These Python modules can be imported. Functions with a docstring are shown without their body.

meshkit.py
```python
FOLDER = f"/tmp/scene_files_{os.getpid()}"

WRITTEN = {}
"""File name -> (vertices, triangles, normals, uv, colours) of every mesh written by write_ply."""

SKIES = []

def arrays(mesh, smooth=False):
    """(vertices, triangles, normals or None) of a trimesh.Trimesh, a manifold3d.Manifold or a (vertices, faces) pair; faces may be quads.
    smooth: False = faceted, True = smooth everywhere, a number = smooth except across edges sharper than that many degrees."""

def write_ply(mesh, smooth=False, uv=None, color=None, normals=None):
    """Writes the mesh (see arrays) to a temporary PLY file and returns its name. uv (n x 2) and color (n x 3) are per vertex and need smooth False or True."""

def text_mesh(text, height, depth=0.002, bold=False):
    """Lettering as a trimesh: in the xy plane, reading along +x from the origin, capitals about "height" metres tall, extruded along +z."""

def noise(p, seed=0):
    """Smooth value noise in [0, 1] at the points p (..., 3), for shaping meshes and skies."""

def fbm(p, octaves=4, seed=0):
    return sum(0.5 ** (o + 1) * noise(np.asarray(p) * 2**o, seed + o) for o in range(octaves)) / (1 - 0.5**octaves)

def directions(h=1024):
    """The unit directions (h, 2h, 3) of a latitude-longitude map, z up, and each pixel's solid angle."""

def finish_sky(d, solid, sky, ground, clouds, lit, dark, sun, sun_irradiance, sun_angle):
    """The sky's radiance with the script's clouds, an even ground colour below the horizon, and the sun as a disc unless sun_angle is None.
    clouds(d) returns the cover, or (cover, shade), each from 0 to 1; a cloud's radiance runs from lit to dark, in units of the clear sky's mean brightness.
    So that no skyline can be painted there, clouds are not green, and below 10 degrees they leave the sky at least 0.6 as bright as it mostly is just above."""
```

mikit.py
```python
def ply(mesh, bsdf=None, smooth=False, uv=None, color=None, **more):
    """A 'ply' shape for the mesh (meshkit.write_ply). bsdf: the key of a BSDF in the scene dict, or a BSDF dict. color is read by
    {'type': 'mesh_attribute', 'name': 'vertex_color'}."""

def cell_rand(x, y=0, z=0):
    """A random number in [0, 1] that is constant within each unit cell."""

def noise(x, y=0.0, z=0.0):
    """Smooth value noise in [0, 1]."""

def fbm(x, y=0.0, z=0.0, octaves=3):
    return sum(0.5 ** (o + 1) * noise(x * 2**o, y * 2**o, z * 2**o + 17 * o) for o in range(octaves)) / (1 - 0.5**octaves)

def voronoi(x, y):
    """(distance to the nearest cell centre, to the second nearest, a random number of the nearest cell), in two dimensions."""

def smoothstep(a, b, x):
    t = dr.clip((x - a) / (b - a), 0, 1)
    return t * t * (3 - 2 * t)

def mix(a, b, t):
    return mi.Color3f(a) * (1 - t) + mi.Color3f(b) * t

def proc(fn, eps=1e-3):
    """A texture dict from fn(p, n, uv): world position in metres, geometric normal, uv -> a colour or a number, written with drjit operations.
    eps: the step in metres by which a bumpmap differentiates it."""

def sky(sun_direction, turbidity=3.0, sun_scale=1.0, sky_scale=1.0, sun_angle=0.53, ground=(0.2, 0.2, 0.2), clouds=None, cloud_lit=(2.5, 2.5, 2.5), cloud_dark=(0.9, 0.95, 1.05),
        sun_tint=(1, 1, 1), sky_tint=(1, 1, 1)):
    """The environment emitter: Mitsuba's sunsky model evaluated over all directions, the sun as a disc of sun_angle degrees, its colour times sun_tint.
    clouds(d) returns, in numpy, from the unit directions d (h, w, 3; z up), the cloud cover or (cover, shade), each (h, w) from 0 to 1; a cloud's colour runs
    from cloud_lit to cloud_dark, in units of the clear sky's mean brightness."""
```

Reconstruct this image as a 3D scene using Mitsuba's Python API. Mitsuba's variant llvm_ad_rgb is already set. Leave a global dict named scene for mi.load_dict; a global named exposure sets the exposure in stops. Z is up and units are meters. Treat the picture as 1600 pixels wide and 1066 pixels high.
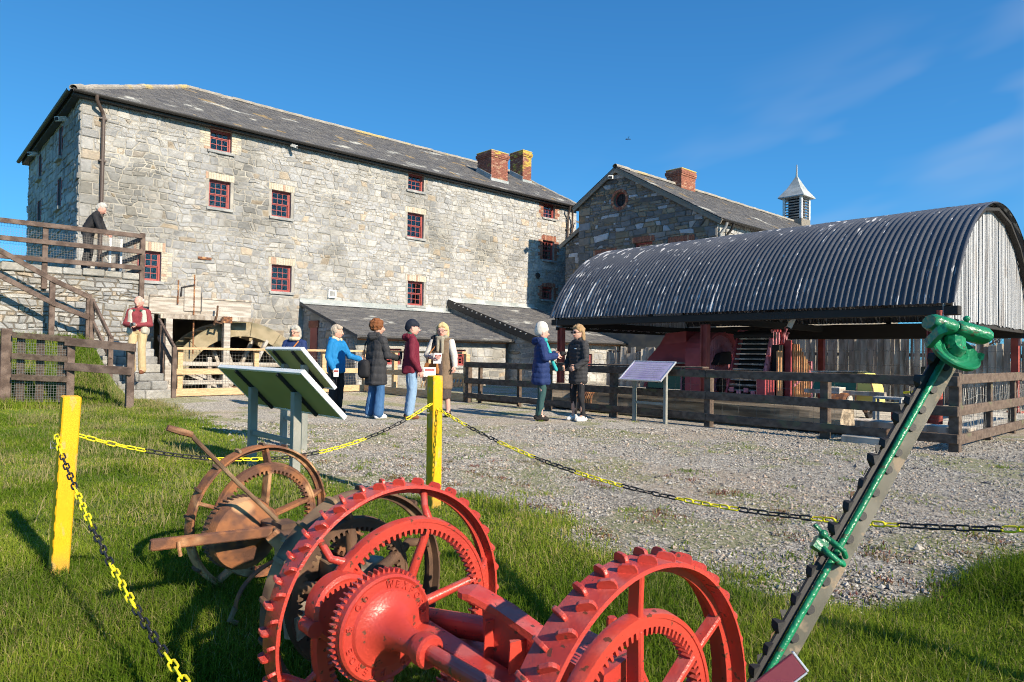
import math, random
import numpy as np
import drjit as dr
import mitsuba as mi
import trimesh, shapely
import shapely.geometry as sg
import manifold3d as m3
from scipy.spatial import Voronoi, ConvexHull
import mikit, meshkit
from mikit import noise, fbm, voronoi, smoothstep, mix

scene, labels = {}, {}
# ------------------------------------------------------------------ camera, sky, exposure
# World frame: x runs along the mill's long front, y runs away towards the mill, z up; the camera stands over the origin.
CAM_YAW, CAM_PITCH, CAM_ROLL, CAM_H, CAM_F = 0.8299, 0.01787, 0.01562, 1.18, 1060.0
_sa, _ca = math.sin(CAM_YAW), math.cos(CAM_YAW)
def _cw(x, y, z): return np.array([x * _sa + y * _ca, -x * _ca + y * _sa, z])
_fwd = _cw(0, math.cos(CAM_PITCH), math.sin(CAM_PITCH))
_up = math.cos(CAM_ROLL) * _cw(0, -math.sin(CAM_PITCH), math.cos(CAM_PITCH)) - math.sin(CAM_ROLL) * _cw(1, 0, 0)
_used = {'view': 0}
scene['view'] = {'type': 'perspective', 'fov': 2 * math.degrees(math.atan(800 / CAM_F)), 'fov_axis': 'x', 'near_clip': 0.05, 'far_clip': 5000.0,
                   'to_world': mi.ScalarTransform4f().look_at(origin=[0, 0, CAM_H], target=[float(v) for v in np.array([0, 0, CAM_H]) + _fwd], up=[float(v) for v in _up])}
SUN = (0.03, -1.0, 0.53)
def wisps(d):
    az = np.arctan2(d[..., 0], d[..., 1]); el = np.arcsin(np.clip(d[..., 2], -1, 1))
    q = np.stack([az * 3 + el * 3.4, (el - az * .28) * 13, az * 0], -1)
    v = meshkit.fbm(q, 4, 5)
    return np.clip((v - .50) * 1.3, 0, .22) * np.clip(1 - np.abs(el - .24 - .25 * (az - 1.1)) / .16, 0, 1) * np.clip((az - .75) / .5, 0, 1)
scene['sky'] = mikit.sky(SUN, turbidity=2.6, clouds=wisps, cloud_lit=(2.2, 2.3, 2.5), sky_tint=(.34, .92, 1.36), sun_tint=(.90, 1.0, 1.20), sun_scale=1.38)
exposure = 2.05

# ------------------------------------------------------------------ naming helpers
def uniq(name):
    n = _used.get(name, -1) + 1
    _used[name] = n
    return name if n == 0 else f'{name}_{n:03d}'
def thing(name, label, cat, group=None):
    k = uniq(name); labels[k] = {'label': label, 'category': cat}
    if group: labels[k]['group'] = group
    return k
def part(holder, name, mesh, bsdf, smooth=False, label=None, stuff=False, uv=None):
    k = uniq(holder + '__' + name); scene[k] = mikit.ply(mesh, bsdf, smooth=smooth, uv=uv)
    if label or stuff: labels[k] = {}
    if label: labels[k]['label'] = label
    if stuff: labels[k]['kind'] = 'stuff'
    return k
def solo(name, mesh, bsdf, label, cat, group=None, smooth=False):
    k = thing(name, label, cat, group); scene[k] = mikit.ply(mesh, bsdf, smooth=smooth); return k
def struct(name, mesh, bsdf, label, smooth=False, uv=None):
    k = uniq(name); scene[k] = mikit.ply(mesh, bsdf, smooth=smooth, uv=uv); labels[k] = {'label': label, 'kind': 'structure'}; return k
def stuff(name, mesh, bsdf, label, cat, uv=None, smooth=False):
    k = uniq(name); scene[k] = mikit.ply(mesh, bsdf, smooth=smooth, uv=uv); labels[k] = {'label': label, 'category': cat, 'kind': 'stuff'}; return k

# ------------------------------------------------------------------ mesh helpers: a mesh is (v, f)
def vf(m):
    if hasattr(m, 'to_mesh'):
        q = m.to_mesh(); return np.array(q.vert_properties[:, :3], float), np.array(q.tri_verts, int)
    if hasattr(m, 'vertices'): return np.array(m.vertices, float), np.array(m.faces, int)
    return m
def cat(ms):
    vs, fs, n = [], [], 0
    for m in ms:
        v, f = vf(m); vs.append(v); fs.append(np.asarray(f) + n); n += len(v)
    return np.vstack(vs), np.vstack(fs)
def _box_faces():
    v = _box_v(1, 1, 1, .1); h = ConvexHull(v); c = v.mean(0); out = []
    for s, e in zip(h.simplices, h.equations):
        a, b, d = v[s]
        out.append(s if np.dot(np.cross(b - a, d - a), e[:3]) > 0 else s[::-1])
    return np.array(out)
def _box_v(x, y, z, b):
    o = []
    for sx in (-1, 1):
        for sy in (-1, 1):
            for sz in (-1, 1):
                o += [(sx * (x - b), sy * (y - b), sz * z), (sx * (x - b), sy * y, sz * (z - b)), (sx * x, sy * (y - b), sz * (z - b))]
    return np.array(o, float)
BOXF = _box_faces()
def box(c, s, b=.004):
    h = np.array(s) / 2.0
    b = min(b, .45 * h.min())
    return _box_v(*h, b) + np.array(c), BOXF
def span(x0, x1, y0, y1, z0, z1, b=.004): return box(((x0 + x1) / 2, (y0 + y1) / 2, (z0 + z1) / 2), (abs(x1 - x0), abs(y1 - y0), abs(z1 - z0)), b)
def nrm(v): v = np.asarray(v, float); return v / max(np.linalg.norm(v), 1e-12)
def frame(d, up=(0, 0, 1)):
    d = nrm(d); u = np.asarray(up, float)
    if abs(np.dot(d, nrm(u))) > .98: u = np.array([1.0, 0, 0])
    s = nrm(np.cross(u, d)); return d, s, np.cross(d, s)
def beam(p0, p1, w, h, up=(0, 0, 1), b=.004, ext=0):
    "a bar from p0 to p1, w wide sideways and h high"
    p0, p1 = np.asarray(p0, float), np.asarray(p1, float); L = np.linalg.norm(p1 - p0) + 2 * ext
    d, s, u = frame(p1 - p0, up); v, f = box((0, 0, 0), (L, w, h), b)
    return (p0 + p1) / 2 + v[:, :1] * d + v[:, 1:2] * s + v[:, 2:] * u, f
def tube(path, r, n=8, caps=True, closed=False):
    P = np.asarray(path, float); N = len(P); r = np.broadcast_to(np.asarray(r, float), (N,))
    if closed: T = np.roll(P, -1, 0) - np.roll(P, 1, 0)
    else: T = np.gradient(P, axis=0)
    T /= np.maximum(np.linalg.norm(T, axis=1, keepdims=True), 1e-12)
    u = np.array([0, 0, 1.0]) if abs(T[0][2]) < .9 else np.array([1.0, 0, 0])
    rings = []
    a = np.arange(n) * 2 * np.pi / n
    for i in range(N):
        u = u - T[i] * np.dot(u, T[i]); u = nrm(u); w = np.cross(T[i], u)
        rings.append(P[i] + r[i] * (np.cos(a)[:, None] * u + np.sin(a)[:, None] * w))
    v = np.vstack(rings); fs = []
    j = np.arange(n); k = (j + 1) % n
    for i in range(N if closed else N - 1):
        a0, b0 = i * n, ((i + 1) % N) * n
        fs.append(np.stack([a0 + j, a0 + k, b0 + k], 1)); fs.append(np.stack([a0 + j, b0 + k, b0 + j], 1))
    if caps and not closed:
        v = np.vstack([v, P[:1], P[-1:]]); c0, c1 = N * n, N * n + 1
        fs.append(np.stack([j * 0 + c0, k, j], 1)); fs.append(np.stack([j * 0 + c1, (N - 1) * n + j, (N - 1) * n + k], 1))
    return v, np.vstack(fs)
def lathe(prof, n=32, axis='z', c=(0, 0, 0)):
    "prof: (r, t) pairs turned round the axis"
    pr = np.asarray(prof, float); a = np.arange(n) * 2 * np.pi / n; N = len(pr)
    v = np.stack([np.outer(pr[:, 0], np.cos(a)), np.outer(pr[:, 0], np.sin(a)), np.repeat(pr[:, 1:2], n, 1)], -1).reshape(-1, 3)
    j = np.arange(n); k = (j + 1) % n; fs = []
    for i in range(N - 1):
        fs.append(np.stack([i * n + j, i * n + k, (i + 1) * n + k], 1)); fs.append(np.stack([i * n + j, (i + 1) * n + k, (i + 1) * n + j], 1))
    f = np.vstack(fs)
    if axis == 'y': v = v[:, [0, 2, 1]]; f = f[:, ::-1]
    if axis == 'x': v = v[:, [2, 0, 1]]
    return v + np.array(c), f
def extr(poly, depth):
    out = []
    for g in getattr(poly, 'geoms', [poly]):
        if g.geom_type == 'Polygon' and g.area > 1e-9: out.append(vf(trimesh.creation.extrude_polygon(g, depth, engine='earcut')))
    return cat(out)
def xz(m, y=0):      # drawn in (a, b), extruded c -> world x=a, z=b, y = y + c
    v, f = vf(m); return np.stack([v[:, 0], y + v[:, 2], v[:, 1]], 1), f[:, ::-1]
def yz(m, x=0):      # world y=a, z=b, x = x + c
    v, f = vf(m); return np.stack([x + v[:, 2], v[:, 0], v[:, 1]], 1), f
def mv(m, t=(0, 0, 0), rz=0, s=1.0, R=None):
    v, f = vf(m); v = v * s
    if R is not None: v = v @ np.asarray(R).T
    if rz: c, q = math.cos(rz), math.sin(rz); v = v @ np.array([[c, q, 0], [-q, c, 0], [0, 0, 1]])
    return v + np.array(t), f
def quadgrid(P):
    n, m = P.shape[:2]; i = np.arange(n * m).reshape(n, m)
    a, b, c, d = i[:-1, :-1].ravel(), i[1:, :-1].ravel(), i[1:, 1:].ravel(), i[:-1, 1:].ravel()
    return P.reshape(-1, 3), np.vstack([np.stack([a, b, c], 1), np.stack([a, c, d], 1)])
def hull(pts): return vf(m3.Manifold.hull_points(np.asarray(pts, np.float32)))
def ico(r=1, sub=1): return vf(trimesh.creation.icosphere(subdivisions=sub, radius=r))
_DIRS = np.array(trimesh.creation.icosphere(subdivisions=1).vertices)
def bone(sph): return m3.Manifold.hull_points(np.vstack([np.array(s[:3]) + s[3] * _DIRS for s in sph]).astype(np.float32))
def blob(groups, refine=.03, it=8, cut=None):
    m = m3.Manifold.batch_boolean([bone(g) for g in groups], m3.OpType.Add)
    if cut is not None: m = m - m3.Manifold.batch_boolean([bone(g) for g in cut], m3.OpType.Add)
    v, f = vf(m.refine_to_length(refine)); t = trimesh.Trimesh(v, f, process=True)
    trimesh.smoothing.filter_taubin(t, lamb=.5, nu=.53, iterations=it)
    return np.array(t.vertices), np.array(t.faces)
def px_size(p):      # closeness measure for choosing which stones are entries of their own
    return np.linalg.norm(np.asarray(p) - np.array([0, 0, CAM_H]))

# ------------------------------------------------------------------ materials
def rgb(c): return {'type': 'rgb', 'value': [float(x) for x in c]}
def flat(key, c, rough=.7, metallic=0.0, spec=.4, two=True, **k):
    b = {'type': 'principled', 'base_color': rgb(c), 'roughness': rough, 'specular': spec, **k}
    if metallic: b['metallic'] = metallic
    scene[key] = {'type': 'twosided', 'b': b} if two else b
def pmat(key, fn, rough=.8, bump=None, bscale=.01, eps=2e-3, spec=.35, metallic=0.0, **k):
    b = {'type': 'principled', 'base_color': mikit.proc(fn), 'roughness': rough, 'specular': spec, **k}
    if metallic: b['metallic'] = metallic
    if bump is not None: b = {'type': 'bumpmap', 'arbitrary': mikit.proc(bump, eps=eps), 'scale': bscale, 'bsdf': b}
    scene[key] = {'type': 'twosided', 'b': b}
def two_tone(c0, c1, sc, lo=.3, hi=.7, oct=3, off=0.0):
    def fn(p, n, uv):
        return mix(c0, c1, smoothstep(lo, hi, fbm(p.x * sc[0] + off, p.y * sc[1], p.z * sc[2], oct)))
    return fn
def three_tone(c0, c1, c2, sc, sc2, t2=(.55, .7), lo=.3, hi=.7):
    def fn(p, n, uv):
        a = mix(c0, c1, smoothstep(lo, hi, fbm(p.x * sc[0], p.y * sc[1], p.z * sc[2], 3)))
        return mix(a, c2, smoothstep(t2[0], t2[1], fbm(p.x * sc2[0] + 31, p.y * sc2[1], p.z * sc2[2], 3)))
    return fn
def _stone(p, n, uv):
    a = mix((.345, .350, .362), (.42, .413, .40), smoothstep(.25, .95, uv.x))
    a = mix(a, (.43, .35, .26), .8 * smoothstep(.93, .98, uv.y))
    a = a * (0.76 + .36 * mi.Float(dr.abs(dr.sin(uv.x * 57 + uv.y * 31))))
    return a * (.66 + .62 * fbm(p.x * 13, p.y * 13, p.z * 13, 4)) * mix((1.06, 1.05, 1.03), (.66, .645, .60), smoothstep(.44, .74, fbm(p.x * .8, p.y * .8, p.z * .5 + 9, 4))) * mix((.90, .90, .90), (1.05, 1.05, 1.05), smoothstep(8, 19, p.x))
pmat('stone', _stone, .88, bump=lambda p, n, uv: fbm(p.x * 26, p.y * 26, p.z * 26, 3), bscale=.012, eps=4e-3)
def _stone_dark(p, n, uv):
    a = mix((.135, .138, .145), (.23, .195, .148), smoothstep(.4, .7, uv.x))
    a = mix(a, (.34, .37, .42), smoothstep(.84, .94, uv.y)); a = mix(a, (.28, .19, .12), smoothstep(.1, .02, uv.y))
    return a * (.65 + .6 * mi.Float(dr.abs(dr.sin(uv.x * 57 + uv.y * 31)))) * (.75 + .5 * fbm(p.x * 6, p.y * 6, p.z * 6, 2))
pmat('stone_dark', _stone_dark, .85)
pmat('mortar', three_tone((.37, .345, .305), (.29, .275, .25), (.44, .415, .365), (3, 3, 3), (1.1, 1.1, 1.1)), .95)
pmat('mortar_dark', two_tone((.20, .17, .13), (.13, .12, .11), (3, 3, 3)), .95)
def _slate(p, n, uv):
    a = mix((.08, .08, .088), (.13, .126, .124), uv.x)
    a = mix(a, (.46, .46, .43), .75 * smoothstep(.60, .74, fbm(p.x * .9, p.y * 1.3, p.z * 1.3, 4)) * smoothstep(.35, .8, uv.y + .3 * noise(p.x * 9, p.y * 9)))
    return mix(a, (.52, .33, .08), smoothstep(.70, .74, fbm(p.x * 1.5 + 40, p.y * 1.5, p.z * 1.5, 4)) * .32 * smoothstep(4, 7, p.z))
pmat('slate', _slate, .7)
pmat('ridge_tile', three_tone((.26, .24, .21), (.34, .31, .27), (.42, .33, .15), (4, 4, 4), (1.2, 1.2, 1.2), (.62, .75)), .85)
pmat('lead', two_tone((.30, .33, .33), (.44, .46, .46), (2, 2, 2)), .6)
def _brick(c0, c1, c2):
    def fn(p, n, uv): return mix(mix(c0, c1, uv.x), c2, smoothstep(.8, .9, uv.y)) * (.8 + .35 * fbm(p.x * 14, p.y * 14, p.z * 14, 2))
    return fn
pmat('yellow_brick', _brick((.56, .51, .41), (.50, .43, .33), (.44, .29, .21)), .9)
pmat('red_brick', _brick((.34, .135, .085), (.26, .105, .075), (.42, .24, .16)), .9)
def _chim(p, n, uv):
    c = mix(mix((.30, .115, .08), (.22, .09, .065), uv.x), (.36, .20, .14), smoothstep(.8, .9, uv.y))
    return mix(c, (.50, .36, .08), smoothstep(.50, .70, fbm(p.x * 2.2, p.y * 2.2, p.z * 2.2, 3) - .10 + .25 * uv.y * uv.y - .20 * smoothstep(24.5, 24.0, p.x) * smoothstep(11.05, 10.9, p.z)))
pmat('chimney_brick', _chim, .9)
pmat('lichen_cap', two_tone((.52, .40, .10), (.38, .33, .22), (3, 3, 3)), .95)
flat('window_red', (.34, .075, .07), .5)
scene['glass'] = {'type': 'thindielectric', 'int_ior': 1.5}
flat('room', (.03, .03, .035), .9)
flat('gutter', (.035, .033, .032), .5)
flat('pipe_brown', (.09, .065, .055), .45)
pmat('sill_stone', two_tone((.25, .26, .265), (.38, .38, .37), (5, 5, 5)), .85)
flat('white_paint', (.75, .75, .73), .5)
flat('barge', (.22, .20, .17), .8)
pmat('dark_timber', two_tone((.085, .058, .048), (.165, .12, .10), (7, 7, 7)), .8)
pmat('fence_timber', three_tone((.075, .052, .04), (.155, .115, .09), (.12, .115, .07), (16, 16, 16), (5, 5, 5), (.62, .8), .15, .85), .88)
pmat('new_timber', two_tone((.62, .43, .25), (.50, .33, .18), (9, 9, 30)), .7)
pmat('grey_timber', two_tone((.50, .47, .43), (.33, .29, .25), (2.2, 2.2, 14)), .9)
pmat('plank', three_tone((.24, .20, .165), (.42, .375, .33), (.54, .48, .41), (12, 12, 1.6), (5, 5, .7), (.55, .7)), .9)
pmat('log_wood', two_tone((.12, .095, .07), (.42, .34, .245), (14, 1.6, 14), .25, .7, 4), .95)
SHX, SHZ, SHR = 15.8, 1.0, 3.2     # the barrel roof's axis and radius (set again where it is built)
def _corr(p, n, uv):
    ang = dr.atan2(p.x - 15.8, p.z - .886)
    s = fbm(p.y * 34 + 3, ang * 13.0, 0, 3)
    big = fbm(p.y * .6 + 7, ang * 1.6, 2, 3)
    m = smoothstep(.72, .82, s + .30 * (big - .5) + .10 * smoothstep(-.9, -.1, ang) + .012 * (p.y - 7)) * .62
    a = mix((.050, .057, .074), (.072, .079, .098), noise(p.y * 3, ang * 5))
    return mix(a, (.62, .63, .66), m)
pmat('corrugated_black', _corr, .5, spec=.4)
def _corrw(p, n, uv):
    s = fbm(p.x * 22, 0, p.z * .8, 4)
    return mix((.27, .27, .28), (.45, .45, .455), smoothstep(.30, .66, s)) * mix((1, 1, 1), (.75, .70, .66), smoothstep(.6, .75, fbm(p.x * 3 + 5, 1, p.z * 1.0, 3)))
pmat('corrugated_white', _corrw, .6)
pmat('red_oxide', two_tone((.26, .05, .04), (.36, .075, .055), (5, 5, 5)), .6)
flat('black_beam', (.03, .027, .025), .8)
pmat('concrete', two_tone((.33, .31, .28), (.46, .44, .40), (4, 4, 4)), .95)
# grass / gravel boundary: grass where x < XB(y)
_BY = [(-3.0, 9.0), (0.2, 6.6), (0.9, 5.0), (1.05, 3.95), (1.35, 3.25), (1.9, 3.32), (2.8, 3.15), (3.6, 3.5), (4.25, 3.55), (4.8, 3.0), (6.0, 3.02), (7.5, 3.2), (10.5, 3.6), (16.2, 4.2), (17.4, 4.3)]
def xb_np(y): return np.interp(y, [q[0] for q in _BY], [q[1] for q in _BY])
def xb_dr(y):
    v = mi.Float(_BY[0][1])
    for (y0, x0), (y1, x1) in zip(_BY, _BY[1:]): v = v + (x1 - x0) * dr.clip((y - y0) / (y1 - y0), 0, 1)
    return v
def _ground(p, n, uv):
    f1, f2, r = voronoi(p.x * 42, p.y * 42)
    g = mix((.16, .148, .128), (.50, .47, .42), r) * (.35 + .65 * smoothstep(.02, .30, f2 - f1))
    big = fbm(p.x * .9, p.y * .9, 0, 4)
    g = g * mix((.82, .80, .78), (1.1, 1.09, 1.07), big)
    g = mix(g, mix((.20, .155, .11), (.34, .29, .23), r), .6 * smoothstep(.48, .66, fbm(p.x * .7 + 20, p.y * .7, 5, 4)))
    weed = smoothstep(.50, .66, fbm(p.x * 1.7 + 9, p.y * 1.7, 3, 4)) * .6
    g = mix(g, mix((.10, .13, .04), (.22, .20, .09), r), weed)
    edge = xb_dr(p.y) - p.x + .55 * (fbm(p.x * 2.2, p.y * 2.2, 0, 4) - .5)
    s = mix((.055, .10, .018), (.13, .155, .045), fbm(p.x * 3, p.y * 3, 8, 3))
    return mix(g, s, smoothstep(-.12, .10, edge))
pmat('ground_mat', _ground, .95, spec=.15)
def _pebble(p, n, uv): return mix(mix((.21, .19, .165), (.50, .465, .415), uv.x), (.42, .33, .26), smoothstep(.8, .9, uv.y)) * mix((.45, .45, .47), (1, 1, 1), smoothstep(.08, .2, uv.y))
pmat('pebble', _pebble, .85, spec=.25)
def _blade(p, n, uv):
    a = mix((.11, .195, .018), (.225, .29, .036), uv.x); a = mix(a, (.40, .35, .16), smoothstep(.84, .97, uv.y + .22 * smoothstep(.55, .75, fbm(p.x * .6 + 3, p.y * .6, 4, 3))))
    return a * mix((.62, .72, .60), (1.35, 1.22, 1.3), smoothstep(.3, .7, fbm(p.x * 1.5, p.y * 1.5, 0, 4)))
scene['blade'] = {'type': 'twosided', 'b': {'type': 'principled', 'base_color': mikit.proc(_blade), 'roughness': .55, 'specular': .35}}
scene['blade_thin'] = {'type': 'principledthin', 'base_color': mikit.proc(_blade), 'roughness': .5, 'diff_trans': .7, 'spec_trans': 0.0, 'eta': 1.4}
def _dry(p, n, uv): return mix((.40, .33, .17), (.20, .22, .07), uv.x)
scene['dry_blade'] = {'type': 'principledthin', 'base_color': mikit.proc(_dry), 'roughness': .6, 'diff_trans': .6, 'spec_trans': 0.0, 'eta': 1.4}
pmat('weed_red', two_tone((.16, .05, .04), (.12, .10, .035), (12, 12, 12)), .8)
def _ypost(p, n, uv):
    a = mix((.82, .455, .010), (.72, .37, .010), fbm(p.x * 7, p.y * 7, p.z * 4, 3))
    a = mix(a, (.50, .36, .14), .7 * smoothstep(.62, .74, fbm(p.x * 30, p.y * 30, p.z * 9, 4)))
    return mix(a, (.22, .17, .07), .75 * smoothstep(.22, .0, p.z + .12 * fbm(p.x * 20, p.y * 20, p.z * 12, 3)))
pmat('yellow_paint', _ypost, .5, bump=lambda p, n, uv: fbm(p.x * 60, p.y * 60, p.z * 8, 3), bscale=.0006)
flat('yellow_plastic', (.82, .68, .02), .4)
flat('black_plastic', (.02, .02, .022), .35)
def _redp(p, n, uv):
    a = mix((.49, .052, .034), (.41, .042, .030), smoothstep(.3, .7, fbm(p.x * 8, p.y * 8, p.z * 8, 3)))
    a = mix(a, (.42, .11, .10), .8 * smoothstep(.45, .95, n.z) * smoothstep(.35, .65, fbm(p.x * 16, p.y * 16, p.z * 16, 3)))
    return mix(a, (.13, .045, .028), smoothstep(.70, .75, fbm(p.x * 55 + 3, p.y * 55, p.z * 55, 3)))
pmat('red_paint', _redp, .38, bump=lambda p, n, uv: fbm(p.x * 190, p.y * 190, p.z * 190, 3), bscale=.0010, eps=1e-3, spec=.5)
pmat('rust', three_tone((.28, .115, .05), (.125, .06, .04), (.48, .27, .14), (17, 17, 17), (8, 8, 8), (.56, .70), .35, .65), .85, bump=lambda p, n, uv: fbm(p.x * 160, p.y * 160, p.z * 160, 3), bscale=.002, eps=1e-3)
pmat('rust_dark', three_tone((.085, .05, .034), (.14, .078, .048), (.26, .17, .10), (12, 12, 12), (6, 6, 6), (.55, .75)), .85)
pmat('green_paint', three_tone((.010, .22, .10), (.012, .16, .075), (.07, .09, .05), (12, 12, 12), (45, 45, 45), (.64, .72)), .36, spec=.5, bump=lambda p, n, uv: fbm(p.x * 90, p.y * 90, p.z * 90, 3), bscale=.003, eps=1e-3)
pmat('cutter_wood', three_tone((.115, .108, .085), (.19, .175, .145), (.27, .21, .15), (14, 14, 7), (30, 30, 30), (.6, .72)), .85)
flat('guard_iron', (.022, .02, .021), .6)
flat('steel', (.42, .42, .42), .45, metallic=.7)
pmat('post_steel', two_tone((.23, .24, .215), (.30, .30, .27), (4, 4, 4)), .55)
pmat('board_back', two_tone((.25, .26, .09), (.30, .31, .12), (2, 2, 2)), .75)
pmat('board_face', two_tone((.30, .25, .42), (.40, .37, .52), (2.5, 6, 3), .2, .8), .12, clearcoat=1.0)
flat('aluminium', (.70, .70, .72), .35, metallic=.6)
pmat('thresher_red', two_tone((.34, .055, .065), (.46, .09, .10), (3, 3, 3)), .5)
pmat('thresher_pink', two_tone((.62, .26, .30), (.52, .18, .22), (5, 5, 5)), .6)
pmat('thresher_orange', two_tone((.60, .33, .16), (.48, .22, .12), (4, 4, 6)), .6)
flat('machine_green', (.06, .17, .11), .5)
flat('machine_yellow', (.62, .56, .16), .6)
flat('bird_dark', (.02, .02, .02), .8)
pmat('twig', two_tone((.16, .11, .08), (.24, .17, .12), (2, 2, 2)), .9)
flat('wire', (.36, .35, .33), .5, metallic=.5)
flat('wire_dark', (.16, .15, .14), .6)
# people
for k_, c_ in dict(skin=(.62, .36, .27), skin_pink=(.66, .36, .29), hair_grey=(.42, .40, .36), hair_white=(.46, .44, .41), hair_auburn=(.20, .075, .03), hair_blond=(.60, .44, .22), hair_light=(.36, .23, .12), hair_silver=(.42, .35, .28),
                   lips=(.42, .12, .11), eye=(.03, .025, .025), cloth_black=(.022, .022, .026), cloth_charcoal=(.04, .04, .045), coat_blue=(.015, .19, .46), coat_navy=(.018, .036, .125), coat_maroon=(.15, .016, .034),
                   jumper_maroon=(.24, .045, .055), gilet_cream=(.50, .47, .40), trousers_tan=(.52, .40, .23), jeans=(.05, .13, .28), jeans_light=(.24, .36, .52), cream_knit=(.62, .59, .54), coat_brown=(.20, .14, .095), skirt_dark=(.07, .055, .055),
                   tights_teal=(.035, .085, .085), scarf_grey=(.30, .27, .21), scarf_teal=(.03, .36, .38), leather_brown=(.36, .15, .05), shoe_brown=(.20, .08, .045), shoe_dark=(.03, .026, .025), shoe_white=(.70, .70, .70),
                   paper=(.78, .78, .77), collar_green=(.03, .09, .065), hat_navy=(.015, .02, .035), fleece=(.60, .52, .36), strap_orange=(.60, .20, .04), gloves=(.03, .03, .035)).items():
    flat(k_, c_, .75 if 'skin' not in k_ else .5, spec=.25)
pmat('wheel_wood', three_tone((.28, .23, .145), (.36, .30, .20), (.18, .165, .11), (4, 4, 4), (2, 2, 2), (.55, .7)), .9)
flat('swath_maroon', (.16, .03, .05), .5)
# ================================================================== masonry tools
class Face:
    "a wall plane: a runs along it, b is height, d is distance out of the wall"
    def __init__(s, O, A, N): s.O, s.A, s.N = np.array(O, float), np.array(A, float), np.array(N, float)
    def m(s, mesh):
        v, f = vf(mesh); return s.O + v[:, :1] * s.A + v[:, 1:2] * s.N + v[:, 2:3] * np.array([0, 0, 1.0]), f
    def p(s, a, b, d=0): return s.O + a * s.A + d * s.N + np.array([0, 0, b])
    def ext(s, poly, d0, d1):       # polygon in (a, b) as a slab from d0 to d1
        v, f = extr(poly, d1 - d0); return s.m((np.stack([v[:, 0], v[:, 2] + d0, v[:, 1]], 1), f))
    def box(s, a0, a1, b0, b1, d0, d1, bev=.004): return s.m(span(a0, a1, d0, d1, b0, b1, bev))
def rect(a0, a1, b0, b1): return sg.box(a0, b0, a1, b1)
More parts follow.
